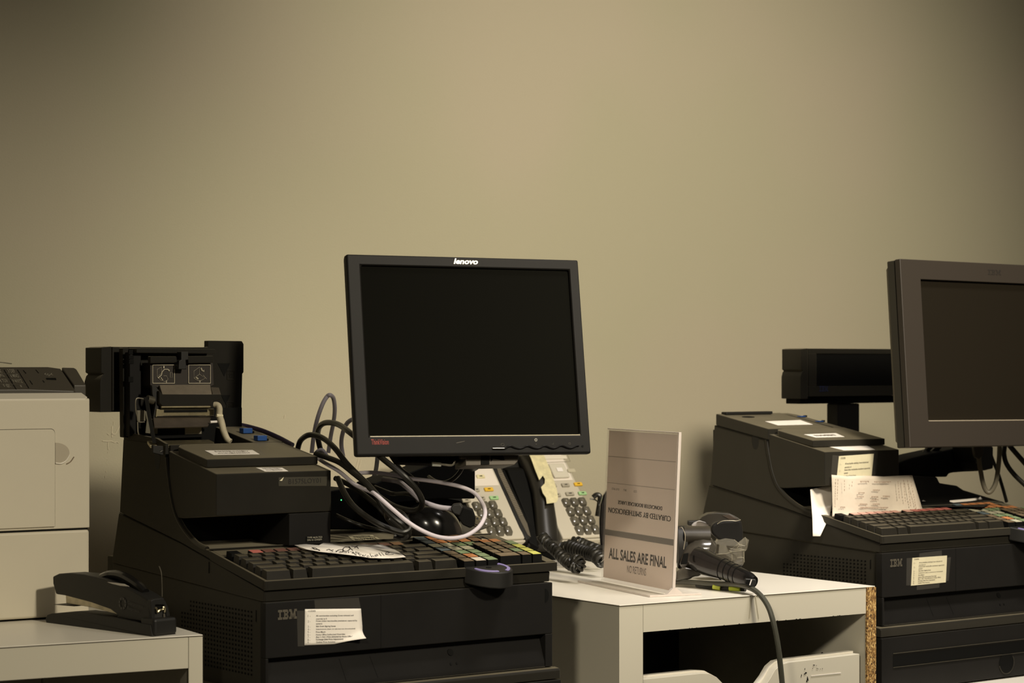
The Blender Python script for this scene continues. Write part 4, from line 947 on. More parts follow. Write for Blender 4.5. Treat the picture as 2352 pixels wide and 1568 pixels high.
def plug():
    Y = 3.0
    t = thing('power_plug', 'chunky black power plug lying between the dome and the left phone', 'plug', WF, at(1070,1185,Y))
    P = lambda px, py, y=Y: at(px, py, y)
    q = lambda pts, y: [P(x,yy,y) for x, yy in pts]
    out = [(1047,1160),(1062,1163),(1085,1170),(1092,1190),(1090,1207),(1080,1213),(1062,1205),(1050,1185)]
    part('plug_body', MB().thick(q(out, 2.99), (0,.028,0)), M['ink'], t, .002, seg=3)
    part('strain_relief', MB().thick(q([(1034,1168),(1040,1158),(1058,1156),(1064,1166),(1056,1185),(1042,1180)], 2.985), (0,.022,0)), M['dark'], t, .002)
plug()
def bracket():
    t = thing('metal_bracket', 'silver screw bracket poking out behind the black plug', 'bracket', WF, at(1095,1210,3.06))
    Z2 = lambda x, y, Y: at(1040+x/7.84, 1060+y/7.84, Y)
    part('bracket_strip', MB().thick([Z2(300,1180,3.04),Z2(400,970,3.07),Z2(505,1000,3.07),Z2(490,1050,3.06),Z2(470,1175,3.045),Z2(420,1225,3.04)], (0,.004,0)), M['metal'], t, .0004)
    for x, y in ((442,1022),(480,1115)): part('screw', MB().disc(Z2(x,y,3.045), (1,0,0), (0,0,1), .0017, (0,.002,0), n=12), M['chrome'], t)
    for k in range(3): part('fold_line', MB().tube([Z2(325+k*16,1170-k*34,3.039),Z2(430+k*12,1205-k*28,3.039)], .0005, n=5, smooth=False), M['ink'] if k else M['chrome'], t)
bracket()
# right till's monitor cables
cable('thin_cable', 'black cable hanging straight below the right monitor', [(2270,1022,3.95),(2278,1050,3.95),(2292,1085,3.96),(2303,1120,3.97),(2312,1152,3.98)], .0030, M['rubber'])
cable('power_cable', 'black cable under the right monitor bending to the photo edge', [(2308,1022,3.90),(2306,1042,3.90),(2312,1065,3.90),(2330,1090,3.90),(2356,1115,3.90)], .0042, M['rubber'])
cable('power_cable', 'black cable slanting to the photo edge nearest the right monitor', [(2318,1022,3.86),(2335,1042,3.86),(2358,1068,3.86)], .0044, M['rubber'])
cable('video_cable', 'olive video cable hanging in a loop under the right monitor', [(2247,1030,3.88),(2249,1060,3.88),(2253,1085,3.88),(2258,1110,3.88),(2266,1128,3.88),(2276,1128,3.88),(2287,1108,3.88),(2292,1080,3.88),(2295,1050,3.88),(2296,1022,3.88)], .0040, mat('olive_grey',(.15,.135,.095),.5))
t_ = thing('cable_connector', 'dark video plug above the olive looping cable', 'connector', WF, at(2247,1050,3.87))
part('connector_body', MB().thick([at(2236,1024,3.865),at(2260,1024,3.865),at(2258,1046,3.865),at(2250,1055,3.865),at(2240,1050,3.865)], (0,.02,0)), mat('connector_grey',(.05,.045,.032),.5), t_, .002)
cable('thin_cable', 'short black cable in the gap above the right stand arm', [(2120,1046,3.96),(2130,1032,3.96),(2140,1022,3.95)], .0048, M['rubber'])
cable('thin_cable', 'second short black cable in the gap above the right stand arm', [(2134,1046,3.97),(2148,1034,3.96),(2160,1022,3.95)], .0048, M['rubber'])

# ------------------------------------------------------------------ notes and labels stuck on the tills
CODES = ['CODES:', '', '1 -   All merchandise excluding Green ticketed and', '        override to 0', '2 -   Green ticket merchandise (markdown captured by', '        system)', '3 -   Sale Event Signing Issues', '4 -   Substitutions (Item on sale but not downloaded)', '5 -   Price Match', '6 -   Home Office Authorized Overrides', '7 -   Buy 1, Get 1 Free (directed by Home Office)', '8 -   Exchange (Sale Price Adjustment)', '9 -   Quebec Price Accuracy']
def wfrac(s):
    g = glyphs(s, 0, 0)[2]; return g[2]-g[0]
def note(fr, b, c4, label, name='codes_note', n=13, curl=False, group=None):
    """c4: corners TL TR BR BL in (a,d)"""
    (ax,ad),(bx,bd),(cx_,cd),(dx,dd) = c4
    P = lambda u, v: ((ax*(1-u)+bx*u)*(1-v)+(dx*(1-u)+cx_*u)*v, b-.0007, (ad*(1-u)+bd*u)*(1-v)+(dd*(1-u)+cd*u)*v)
    t = thing(name, label, 'paper note', fr, P(.5,1))
    if curl:
        N = 14; mb = MB(); g = {}
        def Q(u, v):
            k = max(0, (u*.75+v*.85)-1.22); p = P(u, v)
            return (p[0]-k*.012, p[1]-k*k*.09, p[2]-k*.020)
        vs = []; 
        for j in range(N+1):
            for i in range(N+1): vs.append(Q(i/N, j/N))
        fs = [(j*(N+1)+i, j*(N+1)+i+1, (j+1)*(N+1)+i+1, (j+1)*(N+1)+i) for j in range(N) for i in range(N)]
        mb.add(vs, fs)
        sh = part('sheet', mb, M['paper'], t); md = sh.modifiers.new('solid', 'SOLIDIFY'); md.thickness = .0002
    else:
        sh = part('sheet', MB().thick([P(0,0),P(1,0),P(1,1),P(0,1)], (0,.0004,0)), M['papery'] if 'yellow' in label else M['paper'], t)
    mb = MB()
    X = Vector(P(1,0))-Vector(P(0,0)); Yv = -(Vector(P(0,1))-Vector(P(0,0))); Lw, Lh = X.length, Yv.length
    mx = wfrac(CODES[4])
    for i, s in enumerate(CODES):
        if not s.strip() or i >= n: continue
        s2 = s.strip(); v = (i+1.0)/(13.6); ind = .05 if i == 0 or s[0].isdigit() else .19
        head = ''
        if s[0].isdigit():
            head = s2[:3]; o = Vector(P(.05, v)); mb.text(head, (o.x,o.y-.0003,o.z), X, Yv, .045*Lw)
            s2 = s2[3:].strip(); ind = .19
        w = wfrac(s2)/wfrac(CODES[4].strip()[3:].strip())*.74*Lw*(1.15 if i == 0 else 1)
        w = min(w, .78*Lw)
        o = Vector(P(ind, v)); off = -.0003
        if curl:
            k = max(0, ((ind+w/Lw)*.75+v*.85)-1.22)
            off = -.0004-k*k*.09
        mb.text(s2, (o.x, o.y+off, o.z), X, Yv, w, Lh*.042 if not any(c in s2 for c in 'gypj,') else Lh*.054, bold=.012)
    part('printed_text', mb, M['faint'] if not curl else M['inktext'], t)
    return t, P
A_ = lambda x, y: L.B(680+x/10.69, 1380+y/10.69, -.0006)
c4 = [A_(218,198), A_(1590,183), A_(1660,1030), A_(205,1085)]
t_, P_ = note(L, 0, [(p[0],p[2]) for p in c4], 'curled white codes note taped to the front of the left till computer', curl=True)
part('tape_strip', MB().thick([L.B(722,1378,-.0003),L.B(824,1372,-.0003),L.B(829,1398,-.0003),L.B(724,1399,-.0003)], (0,.0002,0)), M['tape'], t_)
part('tape_strip', MB().thick([L.B(682,1402,-.0003),L.B(700,1402,-.0003),L.B(699,1484,-.0003),L.B(684,1484,-.0003)], (0,.0002,0)), M['tape'], t_)
B_ = lambda x, y: Rr.B(1780+x/4.112, 1200+y/4.112, -.0006)
c4 = [B_(1298,333), B_(1625,310), B_(1613,563), B_(1285,595)]
t_, P_ = note(Rr, 0, [(p[0],p[2]) for p in c4], 'yellowish codes note taped to the front of the right till computer')
for q4 in ([(1365,290),(1575,262),(1578,312),(1362,328)],[(1245,335),(1297,333),(1286,592),(1240,592)],[(1340,592),(1555,575),(1552,612),(1340,636)],[(1625,330),(1662,325),(1640,548),(1614,552)]):
    part('tape_strip', MB().thick([B_(*p) for p in q4], (0,.0002,0)), M['tape'], t_)
C_ = lambda x, y: Rr.B(1600+x/4.127, 920+y/4.127, .1250)
c4 = [C_(1350,525), C_(1680,502), C_(1640,900), C_(1308,930)]
t_, P_ = note(Rr, .1256, [(p[0],p[2]) for p in c4], 'yellowish codes note on the receipt printer front, half hidden by folded receipts')
part('tape_strip', MB().thick([C_(1290,515),C_(1350,520),C_(1330,700),C_(1275,700)], (0,.0002,0)), M['tape'], t_)
part('tape_strip', MB().thick([C_(1680,480),C_(1720,478),C_(1700,700),C_(1655,705)], (0,.0002,0)), M['tape'], t_)

lt = lambda b: .1222-.177*(b-.154)
bt = lambda b: .1398-.2*(b-.1256)
def illegible(mb, P, n):
    rg = random.Random(n+len(P)); P = [Vector(p) for p in P]
    for i in range(n):
        v = (i+.75)/(n+.5); u = .16
        while u < .84:
            w = .012+.02*rg.random(); hh = .10+.12*rg.random()
            q = [P[0].lerp(P[1], uu).lerp(P[3].lerp(P[2], uu), vv) for uu, vv in ((u,v-hh/n),(u+w,v-hh/n),(u+w,v+hh/n),(u,v+hh/n))]
            mb.thick([(a.x,a.y,a.z-.0004) for a in q], (0,0,-.0001)); u += w+.008+.014*rg.random()
def flat_label(fr, name, label, pts, d0, sl, m, tape=None, lines=None):
    P = [fr.P(x, y, d0, sl) for x, y in pts]
    P = [(a,b,d-.0003) for a,b,d in P]
    t = thing(name, label, 'label', fr, P[0])
    part('sheet', MB().thick(P, (0,0,-.0003)), m, t)
    if tape:
        Q = [fr.P(x, y, d0, sl) for x, y in tape]; part('tape_strip', MB().thick([(a,b,d-.0001) for a,b,d in Q], (0,0,-.0001)), M['tape'], t)
    if lines:
        mb = MB(); n = lines if isinstance(lines, int) else len(lines)
        if isinstance(lines, int): illegible(mb, P, n)
        for i, s in enumerate(lines if not isinstance(lines, int) else []):
            v = (i+.85)/n; A = Vector(P[0]).lerp(Vector(P[3]), v); Bq = Vector(P[1]).lerp(Vector(P[2]), v)
            s0 = A.lerp(Bq,.1); X = Bq-A; Yv = (Vector(P[0])-Vector(P[3])).normalized()
            mb.text(s, (s0.x, s0.y, s0.z-.0005), X, Yv, X.length*.8, (Vector(P[0])-Vector(P[3])).length/n*.62, bold=.01)
        part('printed_text', mb, M['inktext'] if name == 'asset_label' else M['faint'], t)
    return t
lid0, blk0 = lt(0), bt(0)
flat_label(L, 'paper_label', 'white label on the left receipt printer lid', [(470,1035),(580,1034),(596,1043.5),(490,1045)], lid0, .177, M['paper'], tape=[(480,1036),(598,1034),(613,1045),(490,1046)], lines=2)
flat_label(L, 'paper_label', 'small white label on the front ledge of the left receipt printer', [(588,1074.5),(648,1074.5),(662,1082.5),(608,1083)], blk0, .2, M['paper'], tape=[(570,1078),(660,1073),(677,1082),(600,1084)], lines=2)
flat_label(L, 'asset_label', 'yellowish printed label on the deck behind the left keyboard, upper of two', [(799,1231),(856,1229),(862,1234),(806,1237)], .2376, 0, M['papery'], lines=1)
flat_label(L, 'asset_label', 'yellowish printed label on the deck behind the left keyboard, lower of two', [(804,1237),(864,1233),(873,1239),(813,1242)], .2376, 0, M['papery'], lines=['B1575W1'])
flat_label(Rr, 'paper_label', 'white label on the right receipt printer front lid', [(1846,998),(1920,995),(1940,1003.5),(1873,1005)], lid0, .177, M['paper'], lines=1)
flat_label(Rr, 'paper_label', 'white label on the shut rear cover of the right receipt printer', [(1757,968),(1838,965),(1867,975),(1786,977)], .1056+.18*.253, .18, M['paper'])
flat_label(Rr, 'paper_label', 'white paper slip overhanging the right receipt printer front ledge', [(1903,1026),(1985,1020.5),(2010,1033),(1938,1034.5)], blk0, .2, M['paper'], tape=[(1890,1022),(1990,1019),(2014,1032),(1935,1035)])
# code sticker and type plate on the printer front
def front_label(fr, name, label, pts, b, m, txt, tm, rows=1, extra=None):
    P = [fr.B(x, y, b) for x, y in pts]
    t = thing(name, label, 'label', fr, P[3])
    part('sheet', MB().thick(P, (0,.0003,0)), m, t)
    mb = MB()
    for i, s in enumerate(txt):
        x0, y0, x1, h = s[1:]
        p0, p1 = fr.B(x0,y0,b-.0004), fr.B(x1,y0,b-.0004)
        mb.text(s[0], p0, (1,0,0), (0,0,-1), p1[0]-p0[0], h)
    part('printed_text', mb, tm, t)
    if extra: extra(t)
    return t
def ex(t): part('peeled_corner', MB().add([L.B(642,1104,.1240), L.B(652,1095,.1225), L.B(648,1104,.1225)], [(0,1,2)]), M['papery'], t)
front_label(L, 'asset_label', 'dark number sticker on the left receipt printer front face', [(640,1096),(752,1094),(750,1115.5),(640,1116)], .1251, mat('sticker_dark',(.040,.036,.024),.5), [('B1575LOY01',663,1111,737,.0065)], mat('sticker_ink',(.012,.010,.008),.6), extra=ex)
front_label(L, 'type_plate', 'tiny black type plate with white print low on the receipt printer leg', [(702,1232),(742,1230.5),(741,1243),(702,1244.5)], .1256, M['ink'], [('TYPE 4610-TG3',706,1236.5,740,.0022),('S/N 41-CH02M',706,1242,739,.0022)], mat('plate_print',(.45,.42,.33),.6))

# handwritten note lying on the left keyboard
def handnote():
    d0 = .2552; sl = .2
    pts = [(676,1256),(700,1256),(733,1259),(743,1252),(757,1250),(800,1251.5),(838,1252),(856,1255),(878,1257),(900,1265),(918,1274),(932,1282),(905,1283),(878,1284),(850,1285.5),(830,1284.5),(800,1281),(770,1276),(735,1270),(705,1263)]
    P = [L.P(x, y, d0, sl) for x, y in pts]; P = [(a,b,d-.0026-(.0016*math.sin(i*.9))) for i,(a,b,d) in enumerate(P)]
    t = thing('handwritten_note', 'white slip with handwriting lying across the left keyboard', 'paper note', L, P[0])
    c = Vector((0,0,0))
    for p in P: c += Vector(p)
    c /= len(P); c.z -= .001
    n = len(P); mb = MB(); mb.add(P+[tuple(c)], [(i,(i+1)%n,n) for i in range(n)])
    sh = part('slip', mb, M['paper'], t); md = sh.modifiers.new('solid','SOLIDIFY'); md.thickness = .0002
    A = P; 
    def hit(px, py):
        k = (px-CX)/f; best = None
        # intersect the ray with the triangle fan
        o = Vector((0,0,0)); dr = Vector((k,1,-(py-YH)/f))
        for i in range(n):
            T3 = [Vector((L.ox+q[0]*L.c-q[1]*L.s, L.oy+q[0]*L.s+q[1]*L.c, -q[2])) for q in (P[i],P[(i+1)%n],tuple(c))]
            nn = (T3[1]-T3[0]).cross(T3[2]-T3[0]); den = nn.dot(dr)
            if abs(den) < 1e-12: continue
            s_ = nn.dot(T3[0])/den; h = dr*s_
            ok = True
            for j in range(3):
                e = T3[(j+1)%3]-T3[j]
                if nn.dot(e.cross(h-T3[j])) < -1e-9: ok = False
            if ok:
                x, y = h.x-L.ox, h.y-L.oy
                return (x*L.c+y*L.s, -x*L.s+y*L.c, -h.z-.0004)
        p = L.P(px, py, d0, sl); return (p[0], p[1], p[2]-.004)
    Z = lambda x, y: hit(760+x/7.35, 1220+y/7.35)
    Zl = lambda x, y: hit(480+x/7.35, 1220+y/7.35)
    st = []
    st.append([Zl(x,y) for x,y in [(1735,322),(1790,308),(1850,312),(1868,328),(1800,336),(1735,328)]])
    st.append([Zl(x,y) for x,y in [(1985,320),(2030,308),(2060,325),(2100,318)]])
    st.append([Z(x,y) for x,y in [(90,350),(130,318),(190,315),(210,335),(180,352)]])
    st.append([Z(x,y) for x,y in [(300,270),(240,270),(205,305),(225,335),(280,335),(320,300),(320,270),(300,270),(370,325)]])
    st.append([Z(x,y) for x,y in [(345,255),(400,262),(440,270),(465,295)]]); st.append([Z(x,y) for x,y in [(455,252),(420,262),(405,285)]])
    small = [[(40,380),(55,368),(62,385)],[(75,378),(80,395)],[(110,375),(140,385),(130,400)],[(175,372),(215,372),(190,388),(235,392),(215,405)],[(285,350),(315,395)],[(350,365),(385,362),(360,385),(410,382)],[(430,350),(480,345),(440,358),(490,362),(470,375),(540,370)]]
    small = [[(52,372),(40,402)],[(85,368),(62,405)],[(100,385),(118,372),(132,380),(115,392),(98,402),(128,404)],[(205,372),(170,374),(165,386),(195,384),(205,394),(180,404),(155,402)],[(300,352),(285,400)],[(335,372),(360,362),(375,370),(350,385),(325,395),(370,392)],[(480,345),(435,352),(428,366),(470,360),(490,368),(465,382),(425,384)]]
    p0, p1 = Z(30,410), Z(515,388)
    dmb = MB().text('1/25/25', (p0[0],p0[1],p0[2]-.0008), Vector(p1)-Vector(p0), NX, (Vector(p1)-Vector(p0)).length, .0085, shear=.2)
    part('handwriting', dmb, M['inktext'], t)
    name = [[(430,410),(380,415),(375,425),(430,432),(400,450)],[(500,420),(460,425),(470,440),(505,435),(515,445)],[(530,425),(540,445),(560,425),(590,440)],[(640,415),(610,422),(620,438),(650,432)],[(660,378),(690,435),(700,415),(730,430)],[(745,418),(790,402),(770,395),(740,410),(760,425),(800,412)],[(810,365),(850,420)],[(850,358),(900,412)],[(920,390),(985,370),(960,352),(925,370),(940,395),(1000,398),(1060,390)]]
    for s_ in name: st.append([Z(x,y) for x,y in s_])
    mb = MB()
    for i, s_ in enumerate(st): mb.tube(s_, .00055 if i < 6 else (.00028 if i < 14 else .00038), n=5)
    part('handwriting', mb, M['inktext'], t)
handnote()

# folded receipts leaning on the right keyboard
def receipts():
    b = .118
    t = thing('folded_receipt', 'creased receipt sheet standing behind the right keyboard, faint print', 'receipt', Rr, Rr.B(1990,1180,.12))
    fp = lambda x, y, bb: Rr.B(x, y, bb)
    rows = [[(1910,1090),(1945,1093),(1985,1092),(2030,1094),(2065,1092),(2095,1091)],[(1911,1125),(1946,1126),(1988,1126),(2034,1127),(2072,1126),(2106,1127)],[(1912,1175),(1946,1175),(1990,1172),(2036,1169),(2075,1167),(2117,1164)],[(1912,1186),(1946,1184),(1990,1181),(2036,1177),(2078,1173),(2119,1169)]]
    vs = []
    for r, row in enumerate(rows):
        for i, (x, y) in enumerate(row): vs.append(fp(x, y, .1125+.0022*math.sin(i*1.7+r)+.006*(1-r/3)))
    fs = [(r*6+i, r*6+i+1, r*6+i+7, r*6+i+6) for r in range(3) for i in range(5)]
    sh = part('sheet', MB().add(vs, fs), mat('thin_receipt',(.66,.58,.47),.75,var=.06,vscale=25), t); md = sh.modifiers.new('s','SUBSURF'); md.subdivision_type = 'SIMPLE'; md.levels = 2; md.render_levels = 2; md2 = sh.modifiers.new('solid','SOLIDIFY'); md2.thickness = .0002
    mb = MB()
    def col(x, y0, y1, w, dx=0, b=.1095):
        y = y0; k = 0
        while y < y1:
            ln = 2+4*random.random(); xx = x+dx*(y-y0)/(y1-y0)
            mb.thick([fp(xx,y,b), fp(xx+w,y,b), fp(xx+w,y+ln,b), fp(xx,y+ln,b)], (0,-.0001,0)); y += ln+1.5+2*random.random()
    for x, y0, y1, dx in [(1919,1100,1165,-2),(1924,1100,1150,-2),(1939,1102,1130,0),(1957,1105,1120,-2),(2062,1105,1140,3),(2075,1102,1150,4),(2084,1102,1160,7),(2092,1104,1168,12)]: col(x, y0, y1, 1, dx)
    for yy, x0, x1 in [(1104,1976,1995),(1105,2008,2045),(1124,2005,2020),(1130,1972,1986),(1139,1968,1984),(1139,2002,2016),(1138,2028,2044),(1146,2002,2018),(1156,1975,1992),(1156,2004,2020),(1163,1930,1940),(1164,1975,2040)]:
        x = x0
        while x < x1:
            w = .8+.8*random.random(); hgt = 2+2*random.random(); mb.thick([fp(x,yy,.1095), fp(x+w,yy,.1095), fp(x+w,yy+hgt,.1095), fp(x,yy+hgt,.1095)], (0,-.0001,0)); x += w+.9
    part('faint_print', mb, mat('rust_print',(.30,.20,.14),.8), t)
    t2 = thing('receipt_strip', 'narrow blank receipt strip hanging over the left edge of the right keyboard', 'receipt', Rr, Rr.B(1876,1230,.12))
    left = [(1861,1124),(1863,1150),(1866,1190),(1867,1231)]; right = [(1912,1112),(1912,1150),(1912,1190),(1884,1231)]
    vs = []
    for i in range(4):
        for k in range(4):
            u = k/3; x = left[i][0]*(1-u)+right[i][0]*u; y = left[i][1]*(1-u)+right[i][1]*u
            if i == 2 and k == 3: x, y = 1906, 1184
            vs.append(Rr.A(x, y, -.006-.012*(1-i/3)*math.sin(u*2)-.002*k) if False else Rr.B(x, y, [.158,.150,.132,.122][i]-.006*u))
    fs = [(r*4+i, r*4+i+1, r*4+i+5, r*4+i+4) for r in range(3) for i in range(3)]
    sh = part('strip', MB().add(vs, fs), M['paper'], t2); md = sh.modifiers.new('s','SUBSURF'); md.subdivision_type = 'SIMPLE'; md.levels = 2; md.render_levels = 2; md2 = sh.modifiers.new('solid','SOLIDIFY'); md2.thickness = .0002
    t3 = thing('crumpled_paper', 'white crumpled paper scrap just right of the folded receipts', 'paper scrap', Rr, Rr.C(2120,1154,.2366))
    P = lambda x, y, dz: (lambda q: (q[0], q[1], q[2]-dz))(Rr.C(x, y, .2366))
    part('scrap', MB().add([P(2108,1152,.001),P(2115,1148,.008),P(2125,1149,.003),P(2133,1153,.001),P(2120,1156,.004),P(2122,1150,.010)], [(0,1,5,4),(5,1,2),(5,2,3),(5,3,4),(0,4,3,2,1)]), M['paper'], t3)
    t4 = thing('paper_strip', 'white paper strip behind the orange keys of the right keyboard', 'paper note', Rr, Rr.C(2220,1149,.2366))
    part('strip', MB().thick([Rr.B(2182,1152,.16),Rr.B(2182,1149,.16),Rr.B(2248,1143,.16),Rr.B(2252,1141,.16),Rr.B(2257,1146,.16),Rr.B(2232,1150,.16),Rr.B(2190,1154,.16)], (0,.0006,0)), M['paper'], t4)
receipts()
# ------------------------------------------------------------------ desk phones
def phone(which):
    th = R_(50); sl = math.tan(th)
    if which == 'R':
        ox, oy, Y = 1296, 1236, 3.86; lab = 'silver-grey desk phone on the right, torn cream tape on its black handset'
    else:
        ox, oy, Y = 1116, 1240, 3.78; lab = 'silver-grey desk phone on the left, mostly hidden behind the monitor stand'
    G = Frame((ox-CX)/f*Y, Y, 34)
    d0 = (oy-YH)/f*Y
    P = lambda px, py: G.P(px, py, d0, sl)
    U = Vector((0, math.cos(th), -math.sin(th))); N = Vector((0, -math.sin(th), -math.cos(th)))   # up the face, out of the face (a,b,d)
    def F(a, t, h=0):
        v = U*t+N*h; return (a, v.y, d0+v.z)
    def at_px(px, py):
        a, b, d = P(px, py); return a, b/math.cos(th)
    base = (.03, .06, .333)
    t = thing('desk_phone', lab, 'phone', G, base)
    w = .0800 if which == 'R' else .080
    Lh = .212
    def slab(a0, a1, t0, t1, h0, h1): 
        mb = MB(); return mb.hexa([F(a0,t0,h0),F(a1,t0,h0),F(a1,t1,h0),F(a0,t1,h0),F(a0,t0,h1),F(a1,t0,h1),F(a1,t1,h1),F(a0,t1,h1)])
    body = part('body', slab(-.002, w, 0, Lh, -.030, 0), M['phone'], t, .003, seg=3)
    part('front_lip', MB().prism_d([F(-.003,-.001,-.003),F(w+.002,-.001,-.003),F(w+.001,.004,-.026),F(w*.5,-.008,-.020),F(-.001,.001,-.024)], .004) , M['phone'], t, .002, seg=3)
    part('handset_bed', slab(-.066, -.0025, .0, Lh, -.040, -.014), M['dark'], t, .003)
    # pale faceplate with its buttons
    tb = at_px(*((1340,1102) if which == 'R' else (1140,1115)))[1]
    part('faceplate', slab(-.001, w-.006, tb, Lh-.003, .0001, .0012), M['phonew'], body, .002, seg=3)
    # stand
    part('stand', MB().prism_a([(.020,.333),(.03,d0-.02),(.10,d0-.115),(.135,d0-.12),(.135,.333)], -.05, w-.01), M['ink'], t, .003)
    if which == 'R':
        Zq = lambda x, y: at_px(940+x/5.113, 1030+y/5.113)
        g0, cv, rv = (1838,642), (94,-5), (51,108)
        keys = [(1685,440,75,'phone'),(1830,435,95,'phone'),(1978,425,98,'yellow'),(1730,552,85,'phone'),(1880,537,100,'phone'),(2028,532,98,'green')]
    else:
        Zq = lambda x, y: at_px(1040+x/7.84, 1060+y/7.84)
        g0, cv, rv = (420,818), (148,-10), (90,152)
        keys = [(640,510,160,'yellow'),(735,662,160,'green'),(235,710,150,'phone'),(520,670,100,'phone'),(420,520,100,'phone'),(490,280,150,'label')]
    for r in range(4):
        for c in range(3):
            a, tt = Zq(g0[0]+cv[0]*c+rv[0]*r, g0[1]+cv[1]*c+rv[1]*r)
            mb = MB(); s0, s1 = .0066, .0086
            rings = []
            for hh, k in ((0,1.08),(.0035,1.0),(.0058,.86),(.0068,.55)):
                rings.append([F(a+s0*k*x, tt+s1*k*y, hh) for x, y in ((-1,-.7),(-.7,-1),(.7,-1),(1,-.7),(1,.7),(.7,1),(-.7,1),(-1,.7))])
            mb.loft(rings); kk = part('dial_key', mb, M['phonekey'], t)
            o = F(a-.0028, tt-.001, .0070); mk = MB()
            mk.text('123456789*0#'[r*3+c], o, (1,0,0), U, .0022, .0042)
            part('key_number', mk, M['glow'], kk)
    for x, y, wd, c in keys:
        a, tt = Zq(x, y); hw = wd/5.113/f*Y/.85/2 if which == 'R' else wd/7.84/f*Y/.85/2
        kk = part('function_key', slab(a-hw, a+hw, tt-.0036, tt+.0036, 0, .0035), M[c] if c != 'phone' else mat('soft_key',(.36,.33,.26),.4), t, .001)
        mk = MB().hexa([F(a-hw*.35,tt-.0008,.0036),F(a+hw*.35,tt-.0008,.0036),F(a+hw*.35,tt+.0008,.0036),F(a-hw*.35,tt+.0008,.0036),F(a-hw*.35,tt-.0008,.0038),F(a+hw*.35,tt-.0008,.0038),F(a+hw*.35,tt+.0010,.0038),F(a-hw*.35,tt+.0002,.0038)])
        part('key_symbol', mk, M['ink'], kk)
    if which == 'R':
        Zn = lambda x, y: at_px(1040+x/7.35, 1000+y/7.35)
        a, tt = Zn(1775,615)
        nb = part('navigation_pad', slab(a-.0165, a+.0165, tt-.0155, tt+.0155, .0013, .006), mat('pearl',(.62,.58,.48),.25), t, .004, seg=3)
        part('centre_button', slab(a-.0062, a+.0062, tt-.0042, tt+.0042, .0061, .0078), M['white'], nb, .001)
        for x, y, wd in ((1580,620,90),(1990,605,150)):
            a2, t2 = Zn(x, y); part('function_key', slab(a2-.008, a2+.008, t2-.0038, t2+.0038, .0013, .0042), mat('soft_key_pale',(.50,.46,.34),.4), t, .0015)
        a3, t3 = Zn(1670,385); part('key_bar', slab(a3-.032, a3+.031, t3-.0035, t3+.004, .0013, .0035), M['beigelight'], t, .0015)
        part('display_surround', MB().tube([F(*Zn(1410,472),.0014), F(*Zn(1975,445),.0014), F(*Zn(1930,330),.0014)], .0005, n=5, smooth=False), mat('fine_line',(.3,.27,.2),.6), t)
        # handset standing proud over its bed, ribbed rest to its left
        hs = lambda pts, hh: [F(*at_px(x, y), hh) for x, y in pts]
        left = [(1196,1046),(1202,1070),(1213,1100),(1222,1130),(1228,1165),(1234,1200),(1242,1248)]
        right = [(1224,1046),(1240,1070),(1255,1100),(1265,1130),(1272,1165),(1282,1200),(1291,1240)]
        mb = MB(); rings = []
        for i in range(7):
            (x0,y0),(x1,y1) = left[i], right[i]
            a0, t0 = at_px(x0,y0); a1, t1 = at_px(x1,y1); tm = (t0+t1)/2
            arch = [.012,.018,.021,.021,.018,.012,.006][i]
            a0 -= .0; c_ = (a0+a1)/2; hw = (a1-a0)/2
            rings.append([F(c_+hw*math.cos(u)*1.02, tm, arch-.030*.5+.016*math.sin(u)-.004) for u in [k*math.pi/8 for k in range(16)]])
        hsn = part('handset', MB().loft(rings), mat('handset_black',(.022,.020,.016),.35), t)
        tk = lambda px, py: F(*at_px(px, py), .024)
        lb = [(1194,1043),(1222,1043),(1238,1066),(1252,1098),(1260,1122),(1267,1145),(1269,1163),(1265,1171),(1243,1174),(1241,1160),(1234,1150),(1230,1136),(1238,1128),(1239,1117),(1234,1110),(1226,1120),(1217,1098),(1207,1070)]
        # wrap the tape over the handset top
        def wrap(px, py):
            a, tt = at_px(px, py)
            return F(a, tt, .0215)
        part('torn_tape_label', MB().thick([wrap(*p) for p in lb], tuple(N*.0006)), M['label'], hsn)
        rb = hs([(1127,1068),(1145,1066),(1168,1130),(1198,1182),(1222,1232),(1212,1236),(1180,1190),(1150,1140),(1131,1100)], -.004)
        cr = part('handset_cradle', MB().thick(rb, tuple(N*-.016)), M['dark'], t, .002)
        stp = hs([(1141,1066),(1149,1066),(1158,1085),(1204,1182),(1213,1200),(1221,1230),(1214,1225),(1192,1182),(1148,1088)], -.0032)
        part('grey_strip', MB().thick(stp, tuple(N*-.0008)), mat('strip_grey',(.11,.095,.07),.4), cr)
        mb = MB()
        for k in range(26):
            u = k/25; x0 = 1147+(1192-1147)*u; y0 = 1087+(1181-1087)*u
            p0 = F(*at_px(x0,y0), -.0024); p1 = F(*at_px(x0+10,y0-2.5), -.0024); mb.tube([p0,p1], .0006, n=5, smooth=False)
        part('speaker_slot', mb, mat('rib_grey',(.24,.21,.16),.3,spec=.8), cr)
        part('cradle_shell', MB().thick(hs([(1168,1066),(1200,1066),(1225,1130),(1245,1250),(1222,1236),(1198,1180),(1170,1128),(1152,1080)], -.010), tuple(N*-.02)), M['ink'], t, .002)
phone('R'); phone('L')

